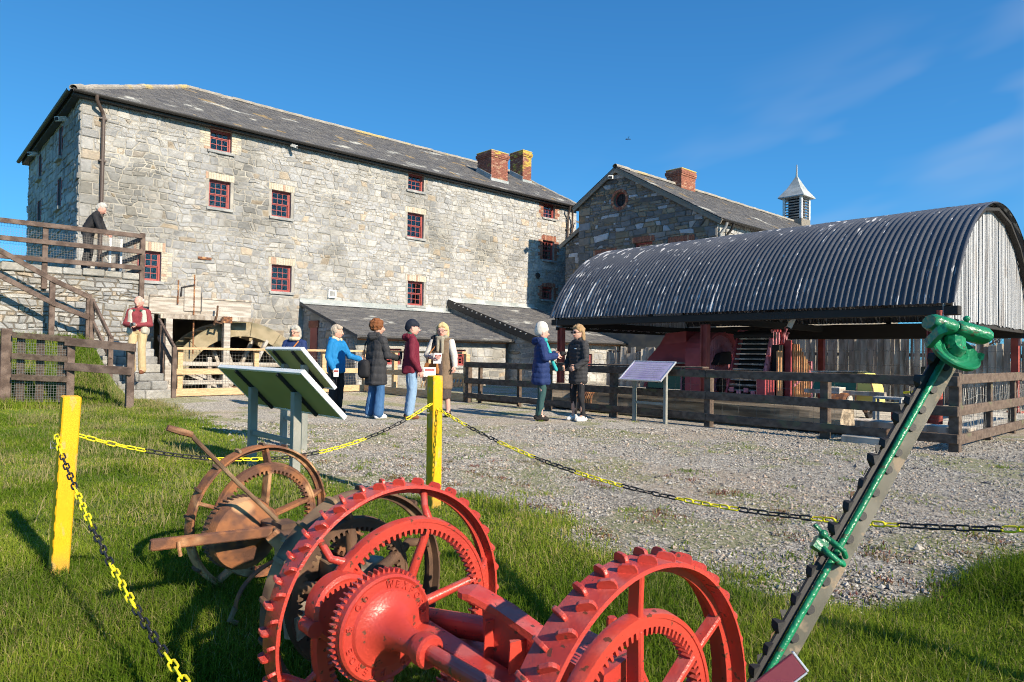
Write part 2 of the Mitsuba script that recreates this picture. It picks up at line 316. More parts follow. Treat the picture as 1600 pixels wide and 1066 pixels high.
def stones2d(poly, h, w, rng, gap=.012, wander=.32):
    "roughly coursed rubble: wavy courses cut into uneven blocks, some split again, some two courses high"
    x0, y0, x1, y1 = poly.bounds; ys = [y0 - h]
    while ys[-1] < y1 + h: ys.append(ys[-1] + h * rng.uniform(.55, 1.5))
    seed = int(rng.integers(1, 999)); prep = shapely.prepared.prep(poly); out = []
    def cz(i, x): return ys[i] + h * .8 * (meshkit.fbm(np.array([[x / (w * 2.2), ys[i] / h * .37, 0]]), 3, seed)[0] - .5)
    def add(pts):
        g = sg.Polygon(pts)
        if not g.is_valid: g = g.buffer(0)
        if g.is_empty or not prep.intersects(g): return
        if not prep.contains(g): g = g.intersection(poly)
        g = g.buffer(-gap * rng.uniform(.35, 1.25), join_style=2)
        if g.geom_type != 'Polygon': g = max(getattr(g, 'geoms', [g]), key=lambda t: t.area)
        if g.is_empty or g.area < .0012: return
        out.append(g)
    def quad(xl0, xl1, xr0, xr1, zb, zt):
        n = 3 if (xr0 - xl0) > w * .7 else 2; B = [(x, zb(x)) for x in np.linspace(xl0, xr0, n)]; T_ = [(x, zt(x)) for x in np.linspace(xr1, xl1, n)]; P = B + T_; k = rng.integers(0, 4)
        if rng.random() < .45:     # knock a corner off
            c = {0: 0, 1: n - 1, 2: n, 3: 2 * n - 1}[int(k)]; p, q, r = np.array(P[c - 1]), np.array(P[c]), np.array(P[(c + 1) % len(P)]); t = rng.uniform(.15, .4)
            P = P[:c] + [tuple(q + (p - q) * t), tuple(q + (r - q) * t)] + P[c + 1:]
        add(P)
    skip = []
    for i in range(len(ys) - 1):
        x = x0 - w * rng.uniform(0, 2); sl0 = rng.normal(0, .12) * h; nxt = []
        while x < x1 + w:
            rw = w * min(2.2, rng.gamma(5.5, .20) + .15); rh = ys[i + 1] - ys[i]; sl1 = rng.normal(0, .16) * h; zb, zt = (lambda q, i=i: cz(i, q)), (lambda q, i=i: cz(i + 1, q))
            u = rng.random()
            if u < .17 and rh > h * .8:
                t = rng.uniform(.35, .65); zm = lambda q, t=t, zb=zb, zt=zt: zb(q) * (1 - t) + zt(q) * t; quad(x - sl0, x, x + rw - sl1, x + rw, zb, zm); xm = x + rw * rng.uniform(.35, .65); quad(x, x + sl0, xm, xm + .02, zm, zt); quad(xm, xm + .02, x + rw, x + rw + sl1, zm, zt)
            elif u < .27:
                xm = x + rw * rng.uniform(.4, .6); d = rng.uniform(-.3, .3) * rw; quad(x - sl0, x + sl0, xm - d, xm + d, zb, zt); quad(xm - d, xm + d, x + rw - sl1, x + rw + sl1, zb, zt)
            else: quad(x - sl0, x + sl0, x + rw - sl1, x + rw + sl1, zb, zt)
            x += rw; sl0 = sl1
    return out
def stone_mesh(g, rng, proud=(.008, .04), back=-.012, rough=.010):
    g = g.simplify(.012); c = np.array(g.exterior.coords)[:-1]
    if len(c) < 3: return None
    if not g.exterior.is_ccw: c = c[::-1]
    c = c + rng.normal(0, rough * .7, c.shape); cen = c.mean(0); n = len(c)
    size = math.sqrt(g.area); ins = np.minimum(.26, .022 / max(size, .05) * 2)
    hgt = rng.uniform(*proud); tilt = rng.normal(0, .035, 2)
    mid = cen + (c - cen) * (1 - ins * .45); inn = cen + (c - cen) * (1 - ins * 1.5)
    z = lambda q, k: np.clip(hgt * k + (q - cen) @ tilt + rng.normal(0, .004, len(q)), 0.0, .07)
    v = np.vstack([np.column_stack([c[:, 0], np.full(n, back), c[:, 1]]), np.column_stack([mid[:, 0], z(mid, .72), mid[:, 1]]),
                   np.column_stack([inn[:, 0], z(inn, 1.0), inn[:, 1]]), [[cen[0], hgt + rng.normal(0, .004), cen[1]]]])
    j = np.arange(n); k = (j + 1) % n; f = []
    for a in (0, n): f += [np.stack([a + j, a + k, a + n + k], 1), np.stack([a + j, a + n + k, a + n + j], 1)]
    f.append(np.stack([2 * n + j, 2 * n + k, j * 0 + 3 * n], 1))
    return v, np.vstack(f)
def uvc(mesh, r): return np.repeat(np.array([r], float), len(mesh[0]), 0)
def lay_pieces(holder, name, pieces, mat, rng, most=300):
    "pieces: world meshes. The ones nearest the camera become parts, the rest one stuff part"
    if not pieces: return
    order = sorted(range(len(pieces)), key=lambda i: px_size(pieces[i][0].mean(0)) / math.sqrt(max(np.ptp(pieces[i][0], axis=0).prod() ** (1 / 3), .02)))
    for i in order[:most]:
        part(holder, name, pieces[i], mat, uv=uvc(pieces[i], (rng.random(), rng.random())))
    rest = [pieces[i] for i in order[most:]]
    if rest:
        part(holder, name, cat(rest), mat, uv=np.vstack([uvc(q, (rng.random(), rng.random())) for q in rest]), stuff=True)
def rubble(holder, face, poly, h, w, seed, mat='stone', gap=.012, proud=(.008, .04), most=300, name='stone', extra=()):
    rng = np.random.default_rng(seed)
    pcs = [stone_mesh(g, rng, proud) for g in stones2d(poly, h, w, rng, gap)] + [stone_mesh(g, rng, (.02, .035), rough=.004) for g in extra]
    lay_pieces(holder, name, [face.m(q) for q in pcs if q is not None], mat, rng, most)
def brick_row(a0, a1, b0, b1, n, rng, gap=.010):
    e = np.linspace(a0, a1, n + 1); return [rect(e[i] + gap / 2, e[i + 1] - gap / 2, b0 + gap / 2, b1 - gap / 2) for i in range(n)]
def piece_block(g, rng, d0=-.02, d1=.012):
    c = np.array(g.exterior.coords)[:-1]; x0, z0 = c.min(0); x1, z1 = c.max(0)
    if len(c) == 4 and abs(g.area - (x1 - x0) * (z1 - z0)) < 1e-6: return span(x0, x1, d0, d1 + rng.uniform(-.004, .006), z0, z1, .005)
    v, f = extr(g, d1 - d0 + rng.uniform(-.004, .004)); return np.stack([v[:, 0], v[:, 2] + d0, v[:, 1]], 1), f
def slates(holder, O, A, U, slope, a0, a1, expo, wid, seed, mat='slate', name='slate', lift=.012, lo=0.0):
    "rows of overlapping slates on the plane through O; a0(u), a1(u) give each row's ends"
    rng = np.random.default_rng(seed); O, A, U = np.array(O, float), nrm(A), nrm(U); N = nrm(np.cross(A, U)); N = N if N[2] > 0 else -N
    vs, fs, uvs, n = [], [], [], 0; r = 0; u = lo
    base = np.array([[0, 1, 2], [0, 2, 3], [4, 6, 5], [4, 7, 6], [0, 5, 1], [0, 4, 5], [0, 3, 7], [0, 7, 4], [1, 5, 6], [1, 6, 2]])
    while u < slope - .02:
        l, h = a0(u), a1(u); x = l - (wid / 2 if r % 2 else 0)
        while x < h:
            s, e = max(x, l), min(x + wid, h)
            if e - s > .03:
                u0, u1 = u - rng.uniform(0, .018), min(u + expo * 1.25, slope); t = lift * rng.uniform(.8, 1.7); g = .003
                q = [(s + g, u0, t + .006), (e - g, u0 + rng.normal(0, .003), t + .006), (e - g, u1, .004), (s + g, u1, .004), (s + g, u0, 0), (e - g, u0, 0), (e - g, u1, 0), (s + g, u1, 0)]
                vs.append([O + A * i + U * j + N * k for i, j, k in q]); fs.append(base + n); n += 8
                uvs.append(np.repeat([[rng.random(), rng.random()]], 8, 0))
            x += wid
        u += expo; r += 1
    if vs: part(holder, name, (np.vstack(vs), np.vstack(fs)), mat, uv=np.vstack(uvs), stuff=True)
def window(holder, face, a0, a1, b0, b1, rows=(2, 2), rec=.15, sill=True, cols=3, arch=None, brick='yellow_brick', rng=None, interior=True, sides=False):
    w, h = a1 - a0, b1 - b0; fr = .055
    F = lambda *q: face.box(*q)
    wn = part(holder, 'window', cat([F(a0, a0 + fr, b0, b1, -rec - .06, -rec + .02), F(a1 - fr, a1, b0, b1, -rec - .06, -rec + .02), F(a0 + fr, a1 - fr, b1 - fr, b1, -rec - .06, -rec + .02), F(a0 + fr, a1 - fr, b0, b0 + fr, -rec - .06, -rec + .022)]), 'window_red')
    ia, ib, jb, jt = a0 + fr, a1 - fr, b0 + fr, b1 - fr; mid = jb + (jt - jb) * rows[1] / (rows[0] + rows[1])
    for (q0, q1, nr, d) in ((mid, jt, rows[0], -rec - .015), (jb, mid, rows[1], -rec - .045)):
        s = .032; t = .012; ms = [F(ia, ia + s, q0, q1, d - .016, d + .016), F(ib - s, ib, q0, q1, d - .016, d + .016), F(ia + s, ib - s, q1 - s, q1, d - .016, d + .016), F(ia + s, ib - s, q0, q0 + s, d - .016, d + .016)]
        for i in range(1, cols): x = ia + s + (ib - ia - 2 * s) * i / cols; ms.append(F(x - t, x + t, q0 + s, q1 - s, d - .012, d + .012))
        for i in range(1, nr): z = q0 + s + (q1 - q0 - 2 * s) * i / nr; ms.append(F(ia + s, ib - s, z - t, z + t, d - .010, d + .010))
        part(wn, 'sash', cat(ms), 'window_red')
        v = np.array([face.p(ia + s, q0 + s, d), face.p(ib - s, q0 + s, d), face.p(ib - s, q1 - s, d), face.p(ia + s, q1 - s, d)])
        part(wn, 'pane', (v, np.array([[0, 1, 2], [0, 2, 3]])), 'glass')
    if interior: part(wn, 'dark_room', cat([F(a0 - .1, a1 + .1, b0 - .1, b1 + .1, -rec - 1.0, -rec - .95)]), 'room')
    if sill: part(wn, 'sill', F(a0 - .09, a1 + .09, b0 - .10, b0, -rec - .02, .085, .008), 'sill_stone')
    rng = rng or np.random.default_rng(int(a0 * 100) % 997)
    if arch:
        for g in brick_row(a0 - .12, a1 + .12, b1, b1 + arch, max(7, int((w + .24) / .085)), rng):
            m = face.m(piece_block(g, rng)); part(wn, 'brick', m, brick, uv=uvc(m, (rng.random(), rng.random())))
    if sides:
        k = 0; z = b0
        while z < b1 - .01:
            z1 = min(z + .083, b1); e = .33 if (k // 2) % 2 else .20
            for (l, r) in ((a0 - e, a0), (a1, a1 + e)):
                for g in brick_row(l, r, z, z1, 2 if e > .3 else 1, rng):
                    m = face.m(piece_block(g, rng)); part(wn, 'brick', m, brick, uv=uvc(m, (rng.random(), rng.random())))
            z = z1; k += 1
    return wn
def win_clear(a0, a1, b0, b1, arch=None, sides=False):
    g = rect(a0 - .09, a1 + .09, b0 - .10, b1)
    if arch: g = g.union(rect(a0 - .12, a1 + .12, b1, b1 + arch))
    if sides: g = g.union(rect(a0 - .33, a1 + .33, b0, b1))
    return g
def wires(face, a0, a1, b0, b1, step, r=.0022, d=0.0, jig=0):
    ms = []
    for a in np.arange(a0, a1 + 1e-6, step): ms.append(face.box(a - r, a + r, b0, b1, d - r, d + r, 0))
    for b in np.arange(b0, b1 + 1e-6, step): ms.append(face.box(a0, a1, b - r, b + r, d - r, d + r, 0))
    return cat(ms)
def brick_shell(holder, x0, x1, y0, y1, z0, z1, mat, seed, bl=.215, bh=.075):
    rng = np.random.default_rng(seed); ms, uvs = [], []; z = z0; r = 0; g = .006
    while z < z1 - .01:
        zt = min(z + bh, z1)
        for (fx, length) in ((0, x1 - x0), (1, y1 - y0)):
            off = bl / 2 * ((r + fx) % 2); s = -off
            while s < length:
                a, b = max(s, 0) + g / 2, min(s + bl, length) - g / 2
                if b - a > .03:
                    t = rng.uniform(0, .006)
                    ms.append(span(x0 + a, x0 + b, y0 - t, y0 + .08, z + g / 2, zt - g / 2, .004) if fx == 0 else span(x0 - t, x0 + .08, y0 + a, y0 + b, z + g / 2, zt - g / 2, .004))
                    uvs.append(uvc(ms[-1], (rng.random(), rng.random())))
                s += bl
        z = zt; r += 1
    part(holder, 'brick', cat(ms), mat, uv=np.vstack(uvs), stuff=True)

# ================================================================== the mill
FRONT = Face((0, 24.0, 0), (1, 0, 0), (0, -1, 0))
MX0, MX1, MY0, MY1, EAVE, RIDGE_Y, RIDGE_Z = 4.09, 26.4, 24.0, 34.6, 8.85, 29.2, 11.75
mill = thing('stone_mill', 'tall four storey grey rubble stone mill with small red sash windows and slate roof', 'building')
MW = [  # a0, a1, b0, b1, arch, sides, brick
    (7.86, 8.58, 7.97, 8.70, None, True, 'yellow_brick'), (7.86, 8.58, 6.01, 6.96, .24, False, 'yellow_brick'), (10.05, 10.78, 6.01, 6.98, .24, False, 'yellow_brick'),
    (10.10, 10.86, 3.29, 4.27, .26, False, 'yellow_brick'), (15.89, 16.69, 8.01, 8.72, None, False, 'yellow_brick'), (15.89, 16.72, 6.01, 7.05, .24, False, 'yellow_brick'),
    (15.97, 16.78, 3.14, 4.16, .26, False, 'yellow_brick'), (23.95, 24.78, 8.02, 8.74, None, True, 'red_brick'), (23.95, 24.76, 5.9, 6.88, .26, True, 'red_brick'),
    (5.72, 6.42, 3.33, 4.29, .30, True, 'yellow_brick'), (23.95, 24.75, 3.9, 4.55, .2, True, 'red_brick')]
hole = sg.Polygon([(6.25, -.6), (6.25, 2.28), (8.4, 2.28), (9.3, 2.0), (10.0, 1.4), (10.35, .7), (10.4, -.6)])
wall2 = rect(MX0, MX1, -1.0, EAVE).difference(hole)
for q in MW: wall2 = wall2.difference(rect(*q[:4]))
mwall = part(mill, 'wall', cat([FRONT.ext(wall2, -.5, 0), span(MX0, MX0 + .5, MY0 + .5, MY1, -1, EAVE - .02, 0), span(MX1 - .5, MX1, MY0 + .5, MY1, -1, EAVE, 0), span(MX0, MX1, MY1 - .4, MY1, -1, EAVE - .1, 0)]), 'mortar')
region = wall2
for q in MW: region = region.difference(win_clear(*q[:6]))
quoins = []; z = 0.1; k = 0
while z < EAVE - .1:
    h_ = min([.30, .38, .26, .42][k % 4], EAVE - .05 - z); w_ = (.62, .34, .50, .30)[k % 4]
    quoins.append(rect(MX0 + .01, MX0 + w_, z, z + h_ - .015)); region = region.difference(rect(MX0, MX0 + w_ + .012, z - .01, z + h_)); z += h_; k += 1
rubble(mwall, FRONT, region, .20, .245, 11, gap=.009, proud=(.002, .034), extra=quoins)
for q in MW: window(mill, FRONT, *q[:4], rows=(1, 2) if q[3] - q[2] < .8 else (2, 2), arch=q[4], sides=q[5], brick=q[6])
# the shaded side wall, seen at a grazing angle
SIDE = Face((MX0, 0, 0), (0, -1, 0), (-1, 0, 0))
sreg = rect(-MY1, -MY0 - .02, 2.5, EAVE)
SW = [(-27.55, -26.95, 7.55, 8.6), (-31.8, -31.15, 7.62, 8.55), (-27.55, -26.85, 5.85, 6.85), (-31.8, -31.0, 5.9, 6.75)]
for q in SW: sreg = sreg.difference(rect(q[0] - .05, q[1] + .05, q[2] - .1, q[3]))
rubble(mwall, SIDE, sreg, .22, .36, 12, proud=(.01, .05), most=0)
for q in SW:
    s_ = part(mill, 'side_window', SIDE.box(q[0], q[1], q[2], q[3], .0, .012), 'room')
    part(s_, 'sill', SIDE.box(q[0] - .1, q[1] + .1, q[2] - .12, q[2], -.01, .14, .01), 'sill_stone')
    part(s_, 'frame', cat([SIDE.box(q[0], q[0] + .06, q[2], q[3], .012, .03), SIDE.box(q[1] - .06, q[1], q[2], q[3], .012, .03)]), 'window_red')
# roof
rs = (RIDGE_Z - EAVE) / (RIDGE_Y - 23.72); E0, EX, EY = 8.86, 3.82, 23.72
rp = np.array([(EX, EY, E0), (26.62, EY, E0), (26.62, RIDGE_Y, RIDGE_Z), (8.6, RIDGE_Y, RIDGE_Z), (EX, 34.68, E0), (26.62, 34.68, E0)])
def solid_roof(pts, tri, th=.06):
    v = np.vstack([pts, pts - [0, 0, th]]); n = len(pts); t = np.array(tri); return v, np.vstack([t, t[:, ::-1] + n])
mroof = part(mill, 'roof', cat([solid_roof(rp, [[0, 1, 2], [0, 2, 3], [0, 3, 4], [4, 3, 2], [4, 2, 5]]), yz(extr(sg.Polygon([(24.1, 8.8), (34.3, 8.8), (29.2, 11.5)]), .3), 26.05)]), 'slate')
sl = math.hypot(RIDGE_Y - EY, RIDGE_Z - E0)
slates(mroof, (0, EY - .04, E0 - .02), (1, 0, 0), (0, RIDGE_Y - EY, RIDGE_Z - E0), sl, lambda u: EX + (8.6 - EX) * u / sl, lambda u: 26.6, .19, .30, 21)
sl2 = math.hypot(8.6 - EX, RIDGE_Z - E0)
slates(mroof, (EX - .04, 0, E0 - .02), (0, 1, 0), (8.6 - EX, 0, RIDGE_Z - E0), sl2, lambda u: EY + (RIDGE_Y - EY) * u / sl2, lambda u: 34.68 - (34.68 - RIDGE_Y) * u / sl2, .19, .30, 22)
def ridge_tiles(holder, p0, p1, n, r=.13, seed=1, mat='ridge_tile'):
    p0, p1 = np.array(p0, float), np.array(p1, float); d, s, u = frame(p1 - p0); rng = np.random.default_rng(seed); a = np.linspace(-1.9, 1.9, 7)
    for i in range(n):
        q0, q1 = p0 + (p1 - p0) * (i + .005) / n, p0 + (p1 - p0) * (i + .995) / n; j = rng.normal(0, .006)
        ring = [np.array([s * math.sin(t) * r * k + u * (math.cos(t) * r * k * .8 + j - .03) for t in a]) for k in (1.0, 1.06, .85)]
        v = np.vstack([q0 + ring[0], q1 + ring[1], q0 + ring[2], q1 + ring[2]]); f = []
        for (A_, B_) in ((0, 7), (14, 21), (0, 14), (7, 21)):
            for t in range(6): f += [[A_ + t, A_ + t + 1, B_ + t + 1], [A_ + t, B_ + t + 1, B_ + t]]
        part(holder, 'ridge_tile', (v, np.array(f)), mat)
ridge_tiles(mroof, (8.6, RIDGE_Y, RIDGE_Z + .03), (26.6, RIDGE_Y, RIDGE_Z + .03), 40, seed=2)
ridge_tiles(mroof, (EX, EY, E0 + .04), (8.6, RIDGE_Y, RIDGE_Z + .04), 18, seed=3)
ridge_tiles(mroof, (26.6, EY, E0 + .04), (26.6, RIDGE_Y, RIDGE_Z + .04), 14, .09, seed=4)
def gutter(holder, p0, p1, r=.07, mat='gutter'):
    p0, p1 = np.array(p0, float), np.array(p1, float); d, s, u = frame(p1 - p0); a = np.linspace(math.pi, 2 * math.pi, 9)
    ring = [np.vstack([[s * math.cos(t) * k + u * math.sin(t) * k for t in (a if k == r else a[::-1])] for k in (r, r * .88)])]
    prof = np.vstack([ring[0], ring[0][:1]]); P = np.stack([p0 + prof, p1 + prof]); part(holder, 'gutter', quadgrid(P), mat)
gutter(mill, (EX, EY - .09, E0 - .03), (26.6, EY - .09, E0 - .03), .075)
gutter(mill, (EX - .09, EY, E0 - .03), (EX - .09, 34.68, E0 - .03), .075)
part(mill, 'fascia', cat([span(EX, 26.55, EY + .02, EY + .28, E0 - .16, E0 - .07), span(EX + .02, EX + .28, EY + .28, 34.6, E0 - .16, E0 - .07)]), 'gutter')
def pipe(holder, pts, r=.055, mat='pipe_brown', clips=(), d=(0, .09, 0)):
    q = part(holder, 'downpipe', tube(pts, r, 10), mat, smooth=40)
    for z in clips: part(q, 'bracket', box((pts[-1][0], pts[-1][1] + .04, z), (.2, .16, .05)), mat)
pipe(mill, [(4.42, 23.60, 8.80), (4.42, 23.62, 8.66), (4.48, 23.70, 8.56), (4.62, 23.84, 8.38), (4.66, 23.88, 8.28), (4.66, 23.88, 7.5), (4.66, 23.88, 5.4), (4.66, 23.88, 3.2)], clips=(8.2, 6.9, 5.3))
pipe(mill, [(25.5, 23.6, 8.75), (25.5, 23.64, 8.6), (25.62, 23.86, 8.3), (25.62, 23.88, 7.0), (25.62, 23.88, 4.0)], .05, clips=(7.6,))
pipe(mill, [(25.75, 23.6, 8.8), (25.78, 23.7, 8.5), (25.95, 23.86, 8.2), (25.95, 23.88, 7.0), (25.95, 23.88, 4.0)], .05, clips=(7.4,))
part(mill, 'iron_tie_plate', FRONT.box(7.55, 7.98, 4.18, 4.27, 0, .06), 'rust')
part(mill, 'iron_tie_plate', xz(lathe([(0, -.05), (.13, -.04), (.15, 0)], 20, 'y'), 0) if False else mv(lathe([(0.0, -.05), (.13, -.05), (.16, 0)], 20, 'y'), (23.6, 23.98, 5.05)), 'gutter')
def chimney(holder, x0, x1, y0, y1, z0, z1, mat, seed, flash=True):
    c = part(holder, 'chimney', cat([span(x0 + .02, x1 - .02, y0 + .02, y1 - .02, z0 - .9, z1 - .05, 0)]), 'mortar_dark')
    brick_shell(c, x0, x1, y0, y1, z0, z1 - .3, mat, seed)
    for i, e in enumerate((.03, .06, .06, .02)): brick_shell(c, x0 - e, x1 + e, y0 - e, y1 + e, z1 - .3 + i * .075, z1 - .225 + i * .075, mat, seed + i + 1)
    part(c, 'capping', span(x0 - .04, x1 + .04, y0 - .04, y1 + .04, z1 - .004, z1 + .05, .02), 'lichen_cap')
    if flash: part(c, 'flashing', cat([span(x0 - .03, x1 + .03, y0 - .04, y0 - .01, z0 - .25, z0 + .02), beam((x0 - .03, y0, z0), (x0 - .03, y1, z0 + (y1 - y0) * rs), .03, .3)]), 'lead')
    return c
chimney(mill, 21.5, 22.6, 25.2, 26.3, 9.75, 11.12, 'chimney_brick', 31)
chimney(mill, 25.3, 25.95, 27.0, 28.05, 10.7, 12.3, 'chimney_brick', 41)
def spot_lamp(label, p, d, cam=False):
    k = thing('security_camera' if cam else 'floodlight', label, 'security camera' if cam else 'lamp'); p = np.array(p, float); d = nrm(d)
    part(k, 'housing', beam(p, p + d * .28, .2 if not cam else .1, .14 if not cam else .1), 'white_paint'); part(k, 'arm', tube([p, p - d * .12 + np.array([0, 0, .05]), p - d * .2], .025, 6), 'steel')
    part(k, 'lens', beam(p + d * .282, p + d * .29, .16 if not cam else .07, .1 if not cam else .07), 'room')
spot_lamp('white floodlight under the eave on the dark end wall of the mill, nearer the corner', (3.95, 25.82, 8.5), (-.8, -.4, -.3))
spot_lamp('weathered floodlight sticking out under the eave far along the dark end wall of the mill', (3.95, 31.6, 8.55), (-.9, -.3, -.2))
spot_lamp('small white security camera high on the lit mill wall below the gutter', (10.66, 23.8, 8.68), (.3, -.8, -.3), True)
spot_lamp('white security camera at the far right corner of the mill by the downpipes', (26.2, 23.7, 8.05), (-.4, -.8, -.2), True)
k = thing('meter_box', 'white square meter box on the mill wall above the first lean-to roof', 'box')
part(k, 'frame', FRONT.ext(rect(12.3, 12.62, 3.2, 3.5).difference(rect(12.35, 12.57, 3.25, 3.45)), -.02, .12), 'white_paint'); part(k, 'door', FRONT.box(12.352, 12.568, 3.252, 3.448, .05, .1), 'sill_stone')

# ================================================================== the far building with its gable to the yard
AX, AY0, AY1, AAP = 23.3, 13.9, 21.02, (18.79, 9.30)
annex = thing('gabled_stone_house', 'two storey dark stone house with round gable window and slate roof behind the barn', 'building')
GAB = Face((AX, 0, 0), (0, -1, 0), (-1, 0, 0))
gp = sg.Polygon([(-AY1, -.5), (-AY0, -.5), (-AY0, 6.5), (-AAP[0], AAP[1]), (-AY1, 8.07)])
cw = (-18.65, 7.95); rnd = sg.Point(cw).buffer(.33, 32); ring = sg.Point(cw).buffer(.47, 32)
GW = [(-20.0, -18.9, 4.6, 5.62), (-17.85, -16.9, 4.9, 5.95), (-16.0, -15.0, 4.9, 5.75)]
g2 = gp.difference(rnd)
for q in GW: g2 = g2.difference(rect(*q))
awall = part(annex, 'wall', cat([GAB.ext(g2, -.45, 0), span(AX + .45, 43, AY0, AY0 + .45, -.5, 6.5, 0), span(AX + .45, 43, AY1 - .45, AY1, -.5, 8.0, 0), span(42.6, 43, AY0 + .45, AY1 - .45, -.5, 7, 0)]), 'mortar_dark')
greg = gp.difference(ring).intersection(rect(-AY1, -AY0, 2.6, 10))
for q in GW: greg = greg.difference(rect(q[0] - .12, q[1] + .12, q[2] - .1, q[3] + .25))
qs = []; z = 2.7; k = 0
while z < 7.6:
    w_ = (.7, .38)[k % 2]; qs.append(rect(-AY1 + .01, -AY1 + w_, z, z + .33)); greg = greg.difference(rect(-AY1, -AY1 + w_ + .015, z - .01, z + .34))
    if z < 6.1: qs.append(rect(-AY0 - w_, -AY0 - .01, z, z + .33)); greg = greg.difference(rect(-AY0 - w_ - .015, -AY0, z - .01, z + .34))
    z += .345; k += 1
rubble(awall, GAB, greg, .20, .40, 51, mat='stone_dark', gap=.012, proud=(.01, .045), extra=qs)
rng = np.random.default_rng(52)
rw = part(annex, 'round_window', GAB.ext(sg.Point(cw).buffer(.33, 32).difference(sg.Point(cw).buffer(.28, 32)), -.2, -.12), 'window_red')
part(rw, 'pane', GAB.ext(sg.Point(cw).buffer(.28, 24), -.17, -.165), 'room'); part(rw, 'glazing_bar', cat([GAB.box(cw[0] - .28, cw[0] + .28, cw[1] - .012, cw[1] + .012, -.163, -.14), GAB.box(cw[0] - .012, cw[0] + .012, cw[1] - .28, cw[1] + .28, -.162, -.139)]), 'gutter')
for i in range(26):
    a = np.linspace(i + .06, i + .94, 4) * 2 * math.pi / 26
    g = sg.Polygon([(cw[0] + .34 * math.cos(t), cw[1] + .34 * math.sin(t)) for t in a] + [(cw[0] + .465 * math.cos(t), cw[1] + .465 * math.sin(t)) for t in a[::-1]])
    m = GAB.m(piece_block(g, rng, d1=.025)); part(rw, 'brick', m, 'red_brick', uv=uvc(m, (rng.random(), rng.random())))
for q in GW:
    wn = window(annex, GAB, *q, rows=(2, 2), brick='red_brick', arch=None)
    for g in brick_row(q[0] - .12, q[1] + .12, q[3], q[3] + .25, 14, rng): m = GAB.m(piece_block(g, rng)); part(wn, 'brick', m, 'red_brick', uv=uvc(m, (rng.random(), rng.random())))
AS = Face((0, AY0, 0), (1, 0, 0), (0, -1, 0))
rubble(awall, AS, rect(AX, 31, 4.5, 6.5), .2, .38, 53, most=40)
ar = (AAP[1] - 6.5) / (AAP[0] - AY0); AE = (13.62, 6.5 - .28 * ar + .10)
rt = (AAP[0], AE[1] + (AAP[0] - AE[0]) * ar); al = (21.25, rt[1] - (21.25 - AAP[0]) * ar)
R_ = np.array([(AX - .2, AE[0], AE[1]), (43.2, AE[0], AE[1]), (43.2, rt[0], rt[1]), (AX - .2, rt[0], rt[1]), (AX - .2, al[0], al[1]), (43.2, al[0], al[1])])
aroof = part(annex, 'roof', solid_roof(R_, [[0, 1, 2], [0, 2, 3], [3, 2, 5], [3, 5, 4]], .1), 'slate')
asl = math.hypot(rt[0] - AE[0], rt[1] - AE[1])
slates(aroof, (0, AE[0], AE[1]), (1, 0, 0), (0, rt[0] - AE[0], rt[1] - AE[1]), asl, lambda u: AX - .2, lambda u: 43.2, .2, .32, 55)
ridge_tiles(aroof, (AX - .2, rt[0], rt[1] + .04), (43.2, rt[0], rt[1] + .04), 44, seed=6)
part(annex, 'bargeboard', cat([beam((AX - .16, AE[0], AE[1] - .14), (AX - .16, rt[0], rt[1] - .14), .05, .2), beam((AX - .16, rt[0], rt[1] - .14), (AX - .16, al[0], al[1] - .14), .05, .2)]), 'barge')
gutter(annex, (AX - .1, AE[0] - .06, AE[1] - .03), (43, AE[0] - .06, AE[1] - .03), .07)
pipe(annex, [(23.42, 13.55, 6.3), (23.42, 13.6, 6.15), (23.42, 13.82, 5.9), (23.42, 13.82, 3.0)], .06, 'sill_stone', (5.6,))
pipe(annex, [(23.9, 13.55, 6.3), (23.9, 13.6, 6.15), (23.9, 13.82, 5.9), (23.9, 13.82, 3.0)], .055, 'gutter', (5.5,))
chimney(annex, 27.55, 28.75, 18.35, 19.2, 9.1, 10.1, 'red_brick', 56, False)
spot_lamp('pale floodlight under the peak of the dark stone gable', (23.05, 18.95, 8.95), (-.8, -.5, -.3))
# roof ventilator on its ridge
rv = part(annex, 'ventilator', span(39.96, 41.14, 18.21, 19.39, 8.3, 9.55), 'barge')
VZ = (9.55, 10.95)
for x in (40.03, 41.07):
    for y in (18.28, 19.32): part(rv, 'corner_post', span(x - .07, x + .07, y - .07, y + .07, VZ[0], VZ[1]), 'white_paint')
part(rv, 'dark_core', span(40.2, 40.95, 18.45, 19.15, VZ[0], VZ[1], 0), 'room')
for i in range(8):
    z = VZ[0] + .1 + i * .165
    part(rv, 'louvre_slat', beam((40.0, 18.35, z), (40.0, 19.25, z), .10, .02, up=(.6, 0, 1)), 'sill_stone'); part(rv, 'louvre_slat', beam((40.1, 18.25, z), (41.0, 18.25, z), .10, .02, up=(0, .6, 1)), 'sill_stone')
vc = (40.55, 18.8); e = .80; L = [(sx * e, sy * e, 10.92) for sx in (-1, 1) for sy in (-1, 1)] + [(sx * .43, sy * .43, 11.45) for sx in (-1, 1) for sy in (-1, 1)] + [(sx * .06, sy * .06, 12.2) for sx in (-1, 1) for sy in (-1, 1)]
part(rv, 'cap', cat([hull([(vc[0] + x, vc[1] + y, z) for x, y, z in L[:8]] + [(vc[0] + sx * e, vc[1] + sy * e, 10.86) for sx in (-1, 1) for sy in (-1, 1)]), hull([(vc[0] + x, vc[1] + y, z) for x, y, z in L[4:]])]), 'lead')
part(rv, 'spire', tube([(vc[0], vc[1], 12.1), (vc[0], vc[1], 12.5), (vc[0], vc[1], 12.95)], [.08, .05, .03], 8), 'lead')
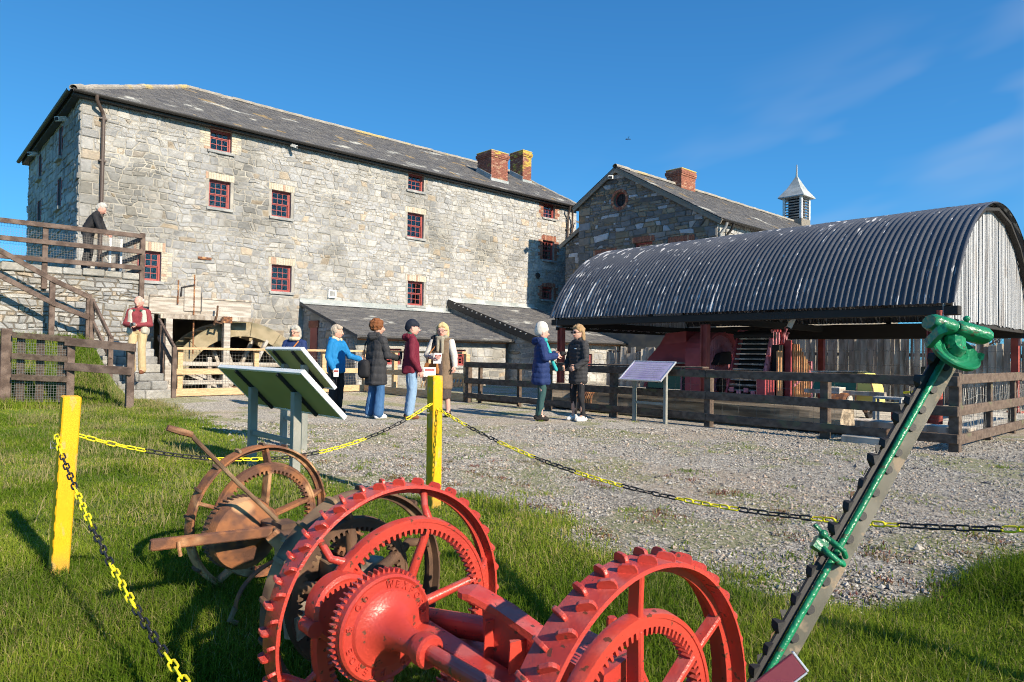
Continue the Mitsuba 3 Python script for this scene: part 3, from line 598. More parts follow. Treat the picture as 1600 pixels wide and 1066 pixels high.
# low lean-to between the gable and the mill
low = thing('low_link_building', 'small dark stone lean-to squeezed between the gabled house and the mill corner', 'building')
LF = Face((23.65, 0, 0), (0, -1, 0), (-1, 0, 0)); lp = sg.Polygon([(-22.15, -.3), (-21.05, -.3), (-21.05, 7.0), (-22.15, 6.4)])
lw = part(low, 'wall', LF.ext(lp, -2.3, 0), 'mortar_dark'); rubble(lw, LF, lp.intersection(rect(-23, -21, 3, 8)), .2, .34, 57, mat='stone_dark', most=60)
lr = part(low, 'roof', beam((23.55, 22.4, 6.33), (23.55, 21.0, 7.1), .1, .1), 'slate'); scene[lr] = mikit.ply(hull([(x, y, z + t) for x in (23.5, 26.2) for (y, z) in ((22.4, 6.33), (21.03, 7.1)) for t in (0, .09)]), 'slate')
part(low, 'bargeboard', beam((23.47, 22.4, 6.27), (23.47, 21.05, 7.03), .05, .16), 'barge')

# ================================================================== lean-to sheds along the mill
def leanto(label, x0, x1, yb, zb, ye, ze, yw, seed, openings, band=.34):
    h = thing('slate_leanto', label, 'shed'); k = (zb - ze) / (yb - ye); zw = ze + (yw - ye) * k - .08
    F = Face((0, yw, 0), (1, 0, 0), (0, -1, 0)); wp = rect(x0 + .05, x1, -.3, zw); reg = wp
    for o in openings: wp = wp.difference(rect(*o)); reg = reg.difference(rect(o[0] - .1, o[1] + .1, o[2], o[3] + .12))
    G_ = Face((x0 + .05, 0, 0), (0, -1, 0), (-1, 0, 0)); gq = sg.Polygon([(-yb, -.3), (-yw, -.3), (-yw, zw), (-yb, zb - .08)])
    w = part(h, 'wall', cat([F.ext(wp, -.35, 0), G_.ext(gq, -.35, -.002), span(x1 - .3, x1, yw + .35, yb, -.3, zw, 0)]), 'mortar')
    rubble(w, F, reg.intersection(rect(x0, x1, 0, 4)), .22, .40, seed, most=200); rubble(w, G_, gq.intersection(rect(-30, 0, .1, 4)).difference(rect(-23.45, -22.7, 0, 2.45)) if seed < 65 else gq.intersection(rect(-30, 0, .1, 4)), .24, .42, seed + 1, mat='stone' , most=90)
    for o in openings:
        window(h, F, *o, rows=(2, 2), cols=2, sill=True, rec=.12)
    r = part(h, 'roof', hull([(x, y, z + t) for x in (x0 - .12, x1 + .12) for (y, z) in ((ye, ze), (yb, zb)) for t in (-.09, 0)]), 'slate')
    L = math.hypot(yb - ye, zb - ze); slates(r, (0, ye, ze), (1, 0, 0), (0, yb - ye, zb - ze), L - band, lambda u: x0 - .12, lambda u: x1 + .12, .21, .31, seed + 2)
    d = nrm((0, yb - ye, zb - ze)); p = np.array([0, yb, zb + .035]) - d * band / 2
    part(r, 'lead_flashing', cat([beam((a, p[1], p[2] + .004 * (i % 2)), (b, p[1], p[2] + .004 * (i % 2)), band, .02, up=(0, -k, 1)) for i, (a, b) in enumerate(zip(np.linspace(x0 - .12, x1 + .12, 6)[:-1], np.linspace(x0 - .12, x1 + .12, 6)[1:]))] + [span(x0 - .12, x1 + .12, yb - .03, yb - .004, zb - .02, zb + .16)]), 'lead')
    gutter(h, (x0 - .1, ye - .07, ze - .04), (x1 + .1, ye - .07, ze - .04), .065)
    part(h, 'fascia', span(x0 + .05, x1, yw - .06, yw - .034, zw - .16, zw - .03), 'thresher_orange')
    return h
l1 = leanto('long low slate roofed lean-to against the mill wall behind the group of visitors', 11.3, 17.95, 23.99, 2.95, 19.68, 1.68, 20.0, 61, [(12.45, 13.1, .72, 1.27), (15.49, 15.95, .68, 1.28)])
dr_ = part(l1, 'door', Face((11.35, 0, 0), (0, -1, 0), (-1, 0, 0)).box(-23.35, -22.8, 0, 2.0, .0, .03), 'window_red')
part(l1, 'lintel', Face((11.35, 0, 0), (0, -1, 0), (-1, 0, 0)).box(-23.45, -22.7, 2.0, 2.25, .0, .05), 'red_brick')
l2 = leanto('second slate lean-to reaching further forward under the gabled house with a dark verge strip', 18.2, 23.25, 23.99, 3.43, 18.22, 1.70, 18.55, 66, [(20.9, 21.5, .7, 1.2)])
k2 = (3.43 - 1.70) / (23.99 - 18.22)
vb = part(l2, 'verge_strip', beam((18.03, 23.95, 3.35), (18.03, 18.3, 1.66), .05, .32), 'gutter')
for i in range(16):
    y = 23.4 - i * .3; part(vb, 'nail_clip', box((17.995, y, 3.42 + (y - 23.95) * k2 + .03), (.02, .07, .035)), 'white_paint')
# ================================================================== ground
def sst(a, b, x): t = np.clip((x - a) / (b - a), 0, 1); return t * t * (3 - 2 * t)
def ground_z(x, y):
    x, y = np.asarray(x, float), np.asarray(y, float)
    bank = 1.35 * sst(15.6, 18.7, y) * sst(4.1, 3.35, x)
    pit = -2.6 * sst(5.3, 5.7, x) * sst(11.2, 10.9, x) * sst(19.6, 19.9, y)
    near = .05 * (meshkit.fbm(np.stack([x * .8, y * .8, x * 0], -1), 3, 4) - .5) * sst(0.3, -.4, x - np.interp(y, [q[0] for q in _BY], [q[1] for q in _BY]))
    return bank + pit + near + .03 * sst(10.2, 10.6, x) * 0
gx = np.unique(np.concatenate([[-900, -400, -150, -60, -25, -10], np.arange(-5, 14, .14), np.arange(14, 30, .8), [32, 40, 60, 100, 200, 500, 1200]]))
gy = np.unique(np.concatenate([[-900, -400, -150, -60, -25, -10, -5], np.arange(-3, 24.2, .14), [26, 30, 40, 60, 100, 200, 500, 1200]]))
GX, GY = np.meshgrid(gx, gy, indexing='ij')
struct('ground', quadgrid(np.stack([GX, GY, ground_z(GX, GY)], -1)), 'ground_mat', 'gravel yard with weeds running into mown grass at the front left', smooth=True)
struct('barn_floor', span(11.9, 19.2, 3.0, 12.7, -.2, .012, .002), 'concrete', 'dusty floor under the open barn')

# ================================================================== terrace, steps, rails
terrace = thing('stone_terrace', 'raised stone terrace with a rubble front wall left of the mill', 'terrace')
TF = Face((0, 19.0, 0), (1, 0, 0), (0, -1, 0))
tw = part(terrace, 'wall', span(-14, 4.62, 19.0, 24.0 - .004, -.5, 3.05, 0), 'mortar_dark')
rubble(tw, TF, rect(-2.5, 4.6, .2, 2.86), .12, .235, 71, gap=.011, proud=(.008, .05))
rngc = np.random.default_rng(72)
cop = np.concatenate([[-2.5], np.cumsum(rngc.uniform(.2, .55, 19)) - 2.5]); cop = np.append(cop[cop < 4.5], 4.62)
for a, b in zip(cop[:-1], cop[1:]):
    m = TF.m(span(a + .006, b - .006, -.35, .03 + rngc.uniform(0, .05), 2.87 + rngc.uniform(0, .03), 3.03 + rngc.uniform(0, .06), .02)); part(tw, 'coping_stone', m, 'stone', uv=uvc(m, (rngc.random() * .5 + .5, .3)))
steps = thing('stone_steps', 'short flight of stone steps up from the gravel beside the terrace', 'steps')
n = 7
for i in range(n):
    y0 = 17.15 + i * .29; z1 = .19 * (i + 1)
    for (a, b) in ((3.5, 3.82), (3.82, 4.2), (4.2, 4.52), (4.52, 4.88)) if i % 2 else ((3.5, 3.98), (3.98, 4.33), (4.33, 4.88)):
        m = span(a + .004, b - .004, y0, min(y0 + .34, 19.0), z1 - .19 if i else -.15, z1 + rngc.uniform(-.015, .015), .02); part(steps, 'stone', m, 'stone', uv=uvc(m, (rngc.random(), rngc.random() * .95)))
part(steps, 'core', cat([span(3.52, 4.86, 17.2 + i * .29 + .1, 19.0 - .003 * i, -.3, .19 * (i + 1) - .02, 0) for i in range(n)]), 'mortar_dark')
def rail(name, label, posts, rails, w=.10, mat='dark_timber', group=None, cat_='railing', rw=(.05, .11), meshes=()):
    h = thing(name, label, cat_, group)
    for (p, z0, z1) in posts: part(h, 'post', span(p[0] - w / 2, p[0] + w / 2, p[1] - w / 2, p[1] + w / 2, z0, z1, .008), mat)
    for (p0, p1) in rails: part(h, 'rail', beam(p0, p1, rw[0], rw[1], b=.006), mat)
    for m in meshes: part(h, 'wire_mesh', m, 'wire_dark', stuff=True)
    return h
TY = 18.93
tr = rail('terrace_railing', 'dark brown timber railing with wire mesh round the top of the terrace', [((2.58, TY), 2.5, 4.02), ((4.62, TY), 2.35, 4.06), ((.2, TY), 2.5, 4.0), ((-2.2, TY), 2.5, 4.0), ((4.62, 21.4), 3.0, 4.0), ((4.62, 23.6), 3.0, 4.0)],
     [((-3.5, TY - .08, z), (4.60, TY - .08, z)) for z in (3.97, 3.58, 3.17)] + [((4.62, TY + .06, z), (4.62, 23.9, z)) for z in (3.93, 3.5, 3.15)], w=.11, rw=(.06, .11))
part(tr, 'wire_mesh', wires(Face((0, TY + .02, 0), (1, 0, 0), (0, -1, 0)), -2.2, 4.55, 3.2, 3.95, .055, .0016), 'wire_dark', stuff=True)
part(tr, 'wire_mesh', wires(Face((4.62, 0, 0), (0, 1, 0), (1, 0, 0)), 19.0, 21.4, 3.2, 3.95, .055, .0016), 'wire_dark', stuff=True)
rail('stair_railing', 'sloping dark brown stair rail climbing left along the terrace wall', [((2.66, 18.35), 1.2, 2.74), ((3.38, 18.35), 1.2, 2.40), ((1.1, 18.35), 1.9, 3.62)],
     [((-.4, 18.29, 4.42), (2.66, 18.29, 2.67)), ((2.66, 18.29, 2.67), (3.38, 18.29, 2.33)), ((-.4, 18.29, 3.85), (2.66, 18.29, 2.15)), ((2.66, 18.29, 2.15), (3.38, 18.29, 1.85))], w=.11, rw=(.06, .11))
rail('stair_railing', 'dark brown hand rail on the left side of the lower stone steps', [((3.66, 17.45), .1, 1.42), ((3.44, 18.3), .8, 2.3)], [((3.45, 18.35, 2.28), (3.66, 17.4, 1.36)), ((3.45, 18.35, 1.80), (3.66, 17.4, .90))], rw=(.05, .09))
rail('stair_railing', 'dark brown hand rail on the right side of the lower stone steps', [((4.93, 17.18), 0, 1.2), ((4.93, 18.2), .3, 1.74)], [((4.93, 18.5, 1.88), (4.93, 17.15, 1.17)), ((4.93, 18.5, 1.45), (4.93, 17.15, .74))], rw=(.055, .09))
# old three rail fence at the far left
FA, FB = np.array([1.62, 16.1]), np.array([3.38, 14.5])
def fpt(t, z): q = FA + (FB - FA) * t; return (q[0], q[1], z)
of = thing('field_fence', 'weathered brown field fence with a hanging rail panel at the left edge', 'fence')
for t, z1, w in ((0, 1.5, .17), (.52, 1.34, .13), (1.0, 1.16, .13)):
    p = fpt(t, 0); part(of, 'post', span(p[0] - w / 2, p[0] + w / 2, p[1] - w / 2, p[1] + w / 2, -.2, z1, .01), 'dark_timber')
off = np.array([-.06, -.07, 0])
for t0, t1, z0, z1 in ((.52, 1.06, 1.27, 1.17), (.52, 1.03, .80, .72)): part(of, 'rail', beam(fpt(t0 - .02, z0) + off, fpt(t1, z1) + off, .05, .15), 'dark_timber')
for t0, t1, z0, z1 in ((.08, .54, 1.38, 1.31), (.08, .52, .98, .93), (.08, .52, .58, .55)): part(of, 'rail', beam(fpt(t0, z0) + off, fpt(t1, z1) + off, .05, .11), 'fence_timber')
for t in (.12, .28, .45): part(of, 'paling', beam(fpt(t, .1), fpt(t, 1.33), .03, .15, up=(1, -1, 0)), 'fence_timber')
d_ = nrm(np.append(FB - FA, 0)); part(of, 'wire_mesh', wires(Face((FA[0], FA[1], 0), d_, np.cross(d_, [0, 0, 1])), .15, 1.2, .12, 1.3, .05, .002, .03), 'wire', stuff=True)

# ================================================================== water wheel, flume
wheel_t = thing('water_wheel', 'big weathered timber water wheel half sunk in its pit against the mill', 'water wheel')
WC = np.array([8.4, 22.75, -.25])
for side, y in ((0, 22.1), (1, 23.3)):
    for i in range(14):
        a = np.linspace(i + .01, i + .99, 6) * 2 * math.pi / 14 + .1
        g = sg.Polygon([(WC[0] + 2.31 * math.cos(t), WC[2] + 2.31 * math.sin(t)) for t in a] + [(WC[0] + 1.84 * math.cos(t), WC[2] + 1.84 * math.sin(t)) for t in a[::-1]])
        part(wheel_t, 'shroud_segment', xz(extr(g, .08), y), 'wheel_wood')
    for i in range(8):
        a = i * math.pi / 4 + .35; part(wheel_t, 'spoke', beam(WC * [1, 0, 1] + [0, y + .04, 0], WC * [1, 0, 1] + np.array([1.9 * math.cos(a), y + .04, 1.9 * math.sin(a)]), .1, .16, up=(0, 1, 0)), 'grey_timber')
for i in range(36):
    a = i * 2 * math.pi / 36; p = WC + np.array([1.93 * math.cos(a), 0, 1.93 * math.sin(a)]); q = WC + np.array([2.28 * math.cos(a + .16), 0, 2.28 * math.sin(a + .16)])
    part(wheel_t, 'bucket_board', beam(p, q, 1.1, .03, up=(-math.sin(a), 0, math.cos(a)), b=.003), 'wheel_wood')
part(wheel_t, 'axle', tube([(8.4, 21.8, -.25), (8.4, 24.4, -.25)], .2, 12), 'rust_dark', smooth=40)
fl = thing('timber_flume', 'pale weathered timber water trough on posts over the water wheel', 'flume')
part(fl, 'side_board', span(5.55, 8.55, 21.85, 21.93, 2.18, 2.72, .012), 'grey_timber'); part(fl, 'side_board', span(5.55, 8.55, 22.5, 22.58, 2.2, 2.74, .012), 'grey_timber')
part(fl, 'floor_board', span(5.6, 8.45, 21.93, 22.5, 2.19, 2.24), 'grey_timber'); part(fl, 'edge_strip', span(5.55, 8.56, 21.82, 21.85, 2.69, 2.74), 'plank')
part(fl, 'post', span(7.62, 7.82, 21.6, 21.8, -2, 2.17, .012), 'grey_timber'); part(fl, 'post', span(5.95, 6.14, 21.6, 21.8, -2, 2.17, .012), 'grey_timber')
part(fl, 'bracket_plate', span(7.58, 7.86, 21.58, 21.6, 1.98, 2.18), 'rust'); part(fl, 'beam', span(5.8, 8.5, 21.6, 21.84, 2.18 - .14 - .0, 2.17, .01), 'plank')
sg_ = thing('sluice_gear', 'iron sluice lever and uprights standing on the timber trough', 'sluice gear')
part(sg_, 'upright', tube([(6.32, 21.8, 2.5), (6.32, 21.8, 3.22)], .022, 6), 'rust'); part(sg_, 'upright', tube([(6.78, 21.8, 1.0), (6.78, 21.8, 3.42)], .022, 6), 'rust'); part(sg_, 'lever', tube([(6.40, 21.8, 2.74), (6.42, 21.8, 3.0), (6.78, 21.8, 3.1)], .03, 6), 'guard_iron')
part(sg_, 'gate_board', span(6.5, 6.98, 21.80, 21.845, 2.3, 3.08, .01), 'grey_timber'); part(sg_, 'gate_board', span(6.98, 7.0, 21.7, 21.8, 2.3, 2.9), 'grey_timber')
part(sg_, 'rod', tube([(7.4, 21.55, 2.5), (7.38, 21.55, 2.2), (7.3, 21.55, 1.9)], .03, 6), 'rust_dark'); part(sg_, 'hook', tube([(7.3, 21.5, 2.0), (7.5, 21.5, 1.95), (7.55, 21.5, 2.15)], .04, 6), 'rust_dark')
# new pale timber fence round the pit
nf = thing('new_timber_fence', 'new pale timber post and rail fence with wire mesh round the mill pit', 'fence')
for x in (5.15, 7.0, 8.9, 10.2): part(nf, 'post', span(x - .06, x + .06, 17.44, 17.56, -.2, 1.14, .006), 'new_timber')
for y in (15.9, 14.3, 12.75): part(nf, 'post', span(10.14, 10.26, y - .06, y + .06, -.2, 1.14, .006), 'new_timber')
for z0, z1, t in ((1.14, 1.2, .14), (.54, .68, .045), (.02, .2, .045)):
    for a, b in ((5.0, 7.6), (7.6, 10.28)): part(nf, 'rail', span(a, b - .004, 17.38 - t / 2, 17.38 + t / 2, z0, z1, .006), 'new_timber')
    for a, b in ((12.7, 15.1), (15.1, 17.3)): part(nf, 'rail', span(10.09 - t / 2, 10.09 + t / 2, a, b - .004, z0, z1, .006), 'new_timber')
part(nf, 'wire_mesh', wires(Face((0, 17.5, 0), (1, 0, 0), (0, -1, 0)), 5.2, 10.1, .2, 1.14, .08, .0022), 'wire_dark', stuff=True)
og = rail('old_pit_rail', 'low grey weathered rails behind the new pale fence', [((6.2, 18.6), -.2, .95), ((8.3, 18.6), -.2, .95)], [((5.2, 18.54, .78), (8.4, 18.54, .74)), ((5.2, 18.54, .30), (8.4, 18.54, .28))], mat='grey_timber', cat_='fence')

# ================================================================== dark fence in front of the barn
FX = 10.05
df = thing('dark_timber_fence', 'dark three rail timber fence along the gravel in front of the barn', 'fence')
for y, z in ((2.59, 1.02), (4.23, .95), (6.15, .96), (8.18, .96), (9.9, .96), (12.55, .92)): part(df, 'post', span(FX + .0, FX + .12, y - .06, y + .06, -.3, z, .006), 'fence_timber')
rz = np.random.default_rng(80)
for (z, h) in ((.90, .13), (.52, .13), (.17, .12)):
    for a, b in ((2.53, 6.15), (6.15, 9.9), (9.9, 12.6)):
        part(df, 'rail', beam((FX - .03, a + .003, z + rz.uniform(-.012, .012)), (FX - .03, b - .003, z + rz.uniform(-.012, .012)), .04, h, b=.006), 'fence_timber')
part(df, 'cap_rail', span(FX - .06, FX + .14, 6.2, 9.9, .972, 1.0, .004), 'fence_timber')
part(df, 'wire_mesh', wires(Face((FX + .05, 0, 0), (0, -1, 0), (-1, 0, 0)), -9.8, -2.7, .1, .9, .3, .0012), 'wire_dark', stuff=True)
sf = thing('barn_side_fence', 'sunlit brown three rail fence with buckled sheep wire at the right edge', 'fence')
for x in (12.07, 13.55, 15.1, 16.7): part(sf, 'post', span(x - .05, x + .05, 2.62, 2.72, -.3, .96, .006), 'fence_timber')
for z in (.93, .53, .15):
    for a, b in ((10.19, 13.55), (13.56, 16.9)): part(sf, 'rail', beam((a, 2.56, z + rz.uniform(-.01, .01)), (b, 2.56, z + rz.uniform(-.01, .01)), .045, .13, b=.006), 'fence_timber')
ws = []
for x in np.arange(10.3, 16.6, .085):
    j = rz.normal(0, .02, 6); ws.append(tube([(x + j[i], 2.68 + j[5 - i] * .3, z) for i, z in enumerate((.1, .28, .45, .62, .78, .9))], .0025, 4, False))
for z in (.12, .4, .66, .86): ws.append(tube([(x, 2.685, z + .03 * math.sin(x * 5 + z * 9)) for x in np.arange(10.3, 16.6, .25)], .0028, 4, False))
part(sf, 'sheep_wire', cat(ws), 'wire', stuff=True)
wf = thing('small_gate', 'small wooden gate panel between the pale fence and the dark fence', 'gate')
for y in (12.3, 10.95): part(wf, 'stile', span(10.22, 10.3, y - .04, y + .04, 0, .95), 'fence_timber')
for z in (.88, .5, .1): part(wf, 'rail', span(10.18, 10.22, 10.9, 12.35, z - .05, z + .05), 'fence_timber')
lg = thing('weathered_log', 'long rotting squared timber log lying behind the dark fence rails', 'log')
rngl = np.random.default_rng(81); LN = 40; ys = np.linspace(4.2, 10.4, LN); P = []
for i, y in enumerate(ys):
    a = np.linspace(0, 2 * math.pi, 17)[:-1]; r = .25 * (1 + .12 * np.sin(3 * a + y)) * (np.abs(np.cos(a)) ** 4 + np.abs(np.sin(a)) ** 4) ** -.2
    r = r * (.9 + .25 * meshkit.fbm(np.stack([np.cos(a) * 2, np.sin(a) * 2, a * 0 + y * .9], -1), 3, 3)); P.append(np.stack([10.85 + r * np.cos(a), a * 0 + y, .25 + r * np.sin(a)], 1))
v, f = quadgrid(np.array([np.vstack([q, q[:1]]) for q in P])); scene[lg] = mikit.ply(cat([(v, f), hull(P[0]), hull(P[-1])]), 'log_wood')
sb = thing('stone_kerb_block', 'pale squared block lying under the dark fence', 'block'); scene[sb] = mikit.ply(span(9.95, 10.2, 3.4, 3.95, -.05, .1, .015), 'plank')
bl = solo('grey_plank', span(11.4, 11.75, 2.75, 6.0, .1, .2, .01), 'plank', 'long grey plank lying behind the corner of the fence by the red post base', 'plank')

# ================================================================== barrel roofed barn
barn = thing('barrel_roof_barn', 'open sided barn with curved black corrugated roof and red posts', 'barn')
BX0, BX1, BY0, BY1, BZ, RISE = 12.7, 18.9, 3.35, 12.36, 2.11, 2.1
hw = (BX1 - BX0) / 2; BR = (hw * hw + RISE * RISE) / (2 * RISE); BC = ((BX0 + BX1) / 2, BZ + RISE - BR); BA = math.asin(hw / BR)
broof = None
def roof_sheet(y0, y1, lift):
    pitch = .106; ny = int((y1 - y0) / pitch * 8); ys = np.linspace(y0, y1, ny); th = np.linspace(-BA, BA, 49)
    rr = BR + lift + .016 * np.cos(ys * 2 * math.pi / pitch)
    P = np.stack([BC[0] + rr[None, :] * np.sin(th)[:, None], np.repeat(ys[None], 49, 0), BC[1] + rr[None, :] * np.cos(th)[:, None]], -1)
    return quadgrid(P)
edges = np.linspace(BY0 - .1, BY1 + .1, 13)
for i in range(12):
    m = roof_sheet(edges[i], edges[i + 1] + (.04 if i < 11 else 0), .004 * (i % 2)); part(barn, 'roof_sheet', m, 'corrugated_black', smooth=True)
th = np.linspace(-BA, BA, 33)
for y in (BY0 + .02, 6.3, 9.3, BY1 - .1): part(barn, 'roof_rib', cat([beam((BC[0] + (BR - .09) * math.sin(a), y, BC[1] + (BR - .09) * math.cos(a)), (BC[0] + (BR - .09) * math.sin(b), y, BC[1] + (BR - .09) * math.cos(b)), .06, .1, up=(0, 1, 0), ext=.01) for a, b in zip(th[:-1:4], th[4::4])]), 'black_beam')
for a in (-.75, -.4, 0, .4, .75): part(barn, 'purlin', beam((BC[0] + (BR - .07) * math.sin(a), BY0, BC[1] + (BR - .07) * math.cos(a)), (BC[0] + (BR - .07) * math.sin(a), BY1, BC[1] + (BR - .07) * math.cos(a)), .08, .08), 'black_beam')
for x in (12.86, 18.74): part(barn, 'eave_beam', span(x - .1, x + .1, BY0 - .12, BY1 + .08, BZ - (.19 if x < 13 else .42), BZ - .04, .01), 'black_beam')
for y in (3.62, 7.93, 12.2): part(barn, 'tie_beam', span(12.96, 18.64, y - .05, y + .05, BZ - .22, BZ - .06), 'black_beam')
part(barn, 'ceiling_bar', span(14.3, 14.36, 3.6, 12.2, 2.02, 2.1), 'new_timber')
rgb_ = np.random.default_rng(88)
for gi, y in enumerate((BY0 + .08, BY1 - .14)):      # upright boards with narrow gaps that let stripes of sun through
    x = BX0 + .06
    while x < BX1 - .1:
        w = rgb_.uniform(.07, .10); q0, q1 = x, min(x + w, BX1 - .06); dz = rgb_.uniform(-.01, .03)
        tz = lambda q: max(BC[1] + math.sqrt(max((BR - .05) ** 2 - (q - BC[0]) ** 2, 0)), 1.9)
        j = rgb_.uniform(0, .012); zb = 1.86 + dz; xm = (q0 + q1) / 2
        part(barn, 'gable_board', hull([(q, y + j + t, z) for t in (0, .018) for q, z in ((q0, zb), (q1, zb), (q0, max(tz(q0), zb + .02)), (xm, max(tz(xm), zb + .02)), (q1, max(tz(q1), zb + .02)))]), 'corrugated_white'); x += w + rgb_.uniform(.034, .046)
    part(barn, 'gable_rail', cat([span(12.8, 18.8, y + .034, y + .09, 1.80, 1.9), span(13.5, 18.1, y + .034, y + .08, 3.0, 3.1)]), 'black_beam')
for x in (12.9, 18.72):
    for y in (3.63, 7.95, 12.2):
        pz = part(barn, 'post', cat([span(x - .075, x + .075, y - .075, y - .055, 0, BZ - .25, .003), span(x - .075, x + .075, y + .055, y + .075, 0, BZ - .25, .003), span(x - .02, x + .02, y - .055, y + .055, 0, BZ - .25, .002)]) if x < 13 else span(x - .07, x + .07, y - .07, y + .07, 0, BZ - .25), 'red_oxide')
        part(pz, 'base_plate', span(x - .14, x + .14, y - .14, y + .14, .012, .05, .006), 'red_oxide')
part(barn, 'rain_pipe', tube([(12.78, 3.5, 2.0), (12.78, 3.5, 1.2), (12.78, 3.5, .12)], .05, 10), 'red_oxide', smooth=40)
hl = thing('hanging_lamp', 'small strip lamp hanging under the barn roof', 'lamp')
part(hl, 'tube_cover', beam((13.4, 6.35, 1.78), (13.5, 6.28, 2.03), .05, .1), 'white_paint'); part(hl, 'bracket', tube([(13.45, 6.3, 2.0), (13.45, 6.3, 2.3)], .012, 5), 'guard_iron'); part(hl, 'end_cap', beam((13.39, 6.357, 1.755), (13.4, 6.35, 1.78), .06, .11), 'guard_iron')

# ================================================================== old machines under the barn roof
def battens(h, face, a0, a1, b0, b1f, step, mat, w=.03, t=.05, name='slat'):
    for a in np.arange(a0, a1, step):
        b0_, b1_ = b1f(a) if callable(b1f) else (b0, b1f)
        if b1_ - b0_ > .05: part(h, name, face.box(a, a + w, b0_, b1_, 0, t), mat)
tm = thing('threshing_machine', 'big dark red threshing machine with a sloping hood at the left under the barn roof', 'farm machine')
part(tm, 'body', hull([(x, y, z) for x in (14.7, 17.2) for y, z in ((10.9, .35), (9.6, .35), (10.6, 1.15), (10.2, 1.75), (9.6, 1.8))]), 'thresher_red')
part(tm, 'hood', hull([(14.5, 10.75, .95), (14.5, 8.9, 1.0), (14.7, 10.4, 1.45), (14.7, 8.9, 1.6), (15.4, 10.2, 1.72), (15.4, 8.9, 1.80)]), 'thresher_red')
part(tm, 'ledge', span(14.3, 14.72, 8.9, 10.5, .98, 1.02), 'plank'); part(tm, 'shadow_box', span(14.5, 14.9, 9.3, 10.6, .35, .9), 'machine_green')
TM = Face((14.5, 0, 0), (0, -1, 0), (-1, 0, 0))
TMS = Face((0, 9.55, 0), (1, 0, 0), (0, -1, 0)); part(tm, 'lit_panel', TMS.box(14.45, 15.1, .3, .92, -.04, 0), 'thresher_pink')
part(tm, 'pulley', lathe([(0, -.03), (.2, -.03), (.2, .03), (0, .03)], 20, 'x', (14.42, 9.3, .5)), 'guard_iron', smooth=30)
for y in (9.3, 10.4): wq = part(tm, 'wheel', lathe([(.0, -.05), (.3, -.05), (.3, .05), (0, .05)], 20, 'x', (14.6, y, .31)), 'guard_iron', smooth=30)
def SUNF(y): return Face((0, y, 0), (1, 0, 0), (0, -1, 0))       # a panel that looks towards the sunny gable end
rk = thing('ribbed_drum_housing', 'arched red machine housing striped by sunlight under the barn roof', 'farm machine')
arch_p = sg.Polygon([(13.9, .3), (15.2, .3), (15.2, 1.25)] + [(14.55 + .65 * math.cos(t), 1.25 + .5 * math.sin(t)) for t in np.linspace(0, math.pi, 14)] + [(13.9, 1.2)])
RK = SUNF(8.6); part(rk, 'panel', RK.ext(arch_p, -.5, 0), 'thresher_red'); part(rk, 'arch_rim', RK.ext(arch_p.difference(arch_p.buffer(-.07)), .002, .06), 'thresher_red')
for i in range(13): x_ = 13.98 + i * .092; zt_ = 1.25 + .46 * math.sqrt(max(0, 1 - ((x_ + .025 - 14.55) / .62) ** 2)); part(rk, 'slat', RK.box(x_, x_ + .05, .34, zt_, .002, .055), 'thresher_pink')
for z in (.55, .98): part(rk, 'crossbar', RK.box(13.97, 15.12, z - .03, z + .03, .002, .035), 'thresher_red')
part(rk, 'dark_hopper', hull([(14.1 + a_, 8.38, z) for a_, z in ((0, .98), (.7, 1.0), (.62, 1.3), (.2, 1.24))] + [(14.1 + a_, 8.53, z) for a_, z in ((0, .98), (.7, 1.0), (.62, 1.3), (.2, 1.24))]), 'guard_iron')
part(rk, 'pulley', mv(lathe([(0, -.03), (.17, -.03), (.17, .03), (0, .03)], 20, 'y'), (14.5, 8.5, .5)), 'guard_iron', smooth=30)
for x in (15.3, 15.42, 15.54): part(rk, 'white_slat', span(x, x + .07, 8.5, 8.53, .95, 1.36), 'white_paint')
part(rk, 'side_frame', cat([span(13.78, 13.86, 8.5, 8.62, .012, 1.3), span(15.22, 15.3, 8.5, 8.62, .012, 1.4)]), 'thresher_red')
el = thing('slatted_elevator', 'steep slatted elevator conveyor with pink sunlit side under the barn roof', 'farm machine')
ep = sg.Polygon([(13.85, .25), (14.55, .25), (14.92, 1.45), (14.80, 1.80), (14.42, 1.80)]); EL = SUNF(7.2)
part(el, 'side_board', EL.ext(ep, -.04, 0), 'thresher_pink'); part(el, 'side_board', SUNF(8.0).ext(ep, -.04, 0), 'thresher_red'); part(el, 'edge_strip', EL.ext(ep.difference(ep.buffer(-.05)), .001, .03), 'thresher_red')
for i in range(13):
    t = (i + .3) / 13; x, z = 13.87 + .57 * t, .27 + 1.5 * t; part(el, 'slat', span(x - .05, x + .10, 7.245, 7.955, z, z + .035), 'plank')
part(el, 'back_board', hull([(x + dx, y, z) for x, z in ((14.02, .25), (14.56, 1.78)) for dx in (0, .05) for y in (7.25, 7.95)]), 'black_beam')
part(el, 'end_roller', mv(lathe([(0, -.45), (.09, -.45), (.09, .5), (0, .5)], 14, 'y'), (14.42, 7.6, 1.66)), 'guard_iron', smooth=30)
part(el, 'guide_arm', cat([beam((14.8, 7.16, 1.5), (14.98, 7.16, 1.86), .05, .06), beam((14.9, 7.16, 1.5), (15.08, 7.16, 1.75), .04, .05)]), 'thresher_pink')
for i in range(4): part(el, 'rivet_plate', span(13.80, 13.84, 7.28 + .17 * i, 7.38 + .17 * i, .34 + .06 * (i % 2), .44 + .06 * (i % 2)), 'thresher_pink')
hp = thing('striped_feed_hopper', 'rust orange hopper box striped by sun right of the slatted elevator', 'farm machine')
hq = sg.Polygon([(14.64, .28), (15.62, .28), (15.62, .98), (15.2, 1.16), (15.0, 1.45), (14.64, 1.52)]); HP = SUNF(6.9)
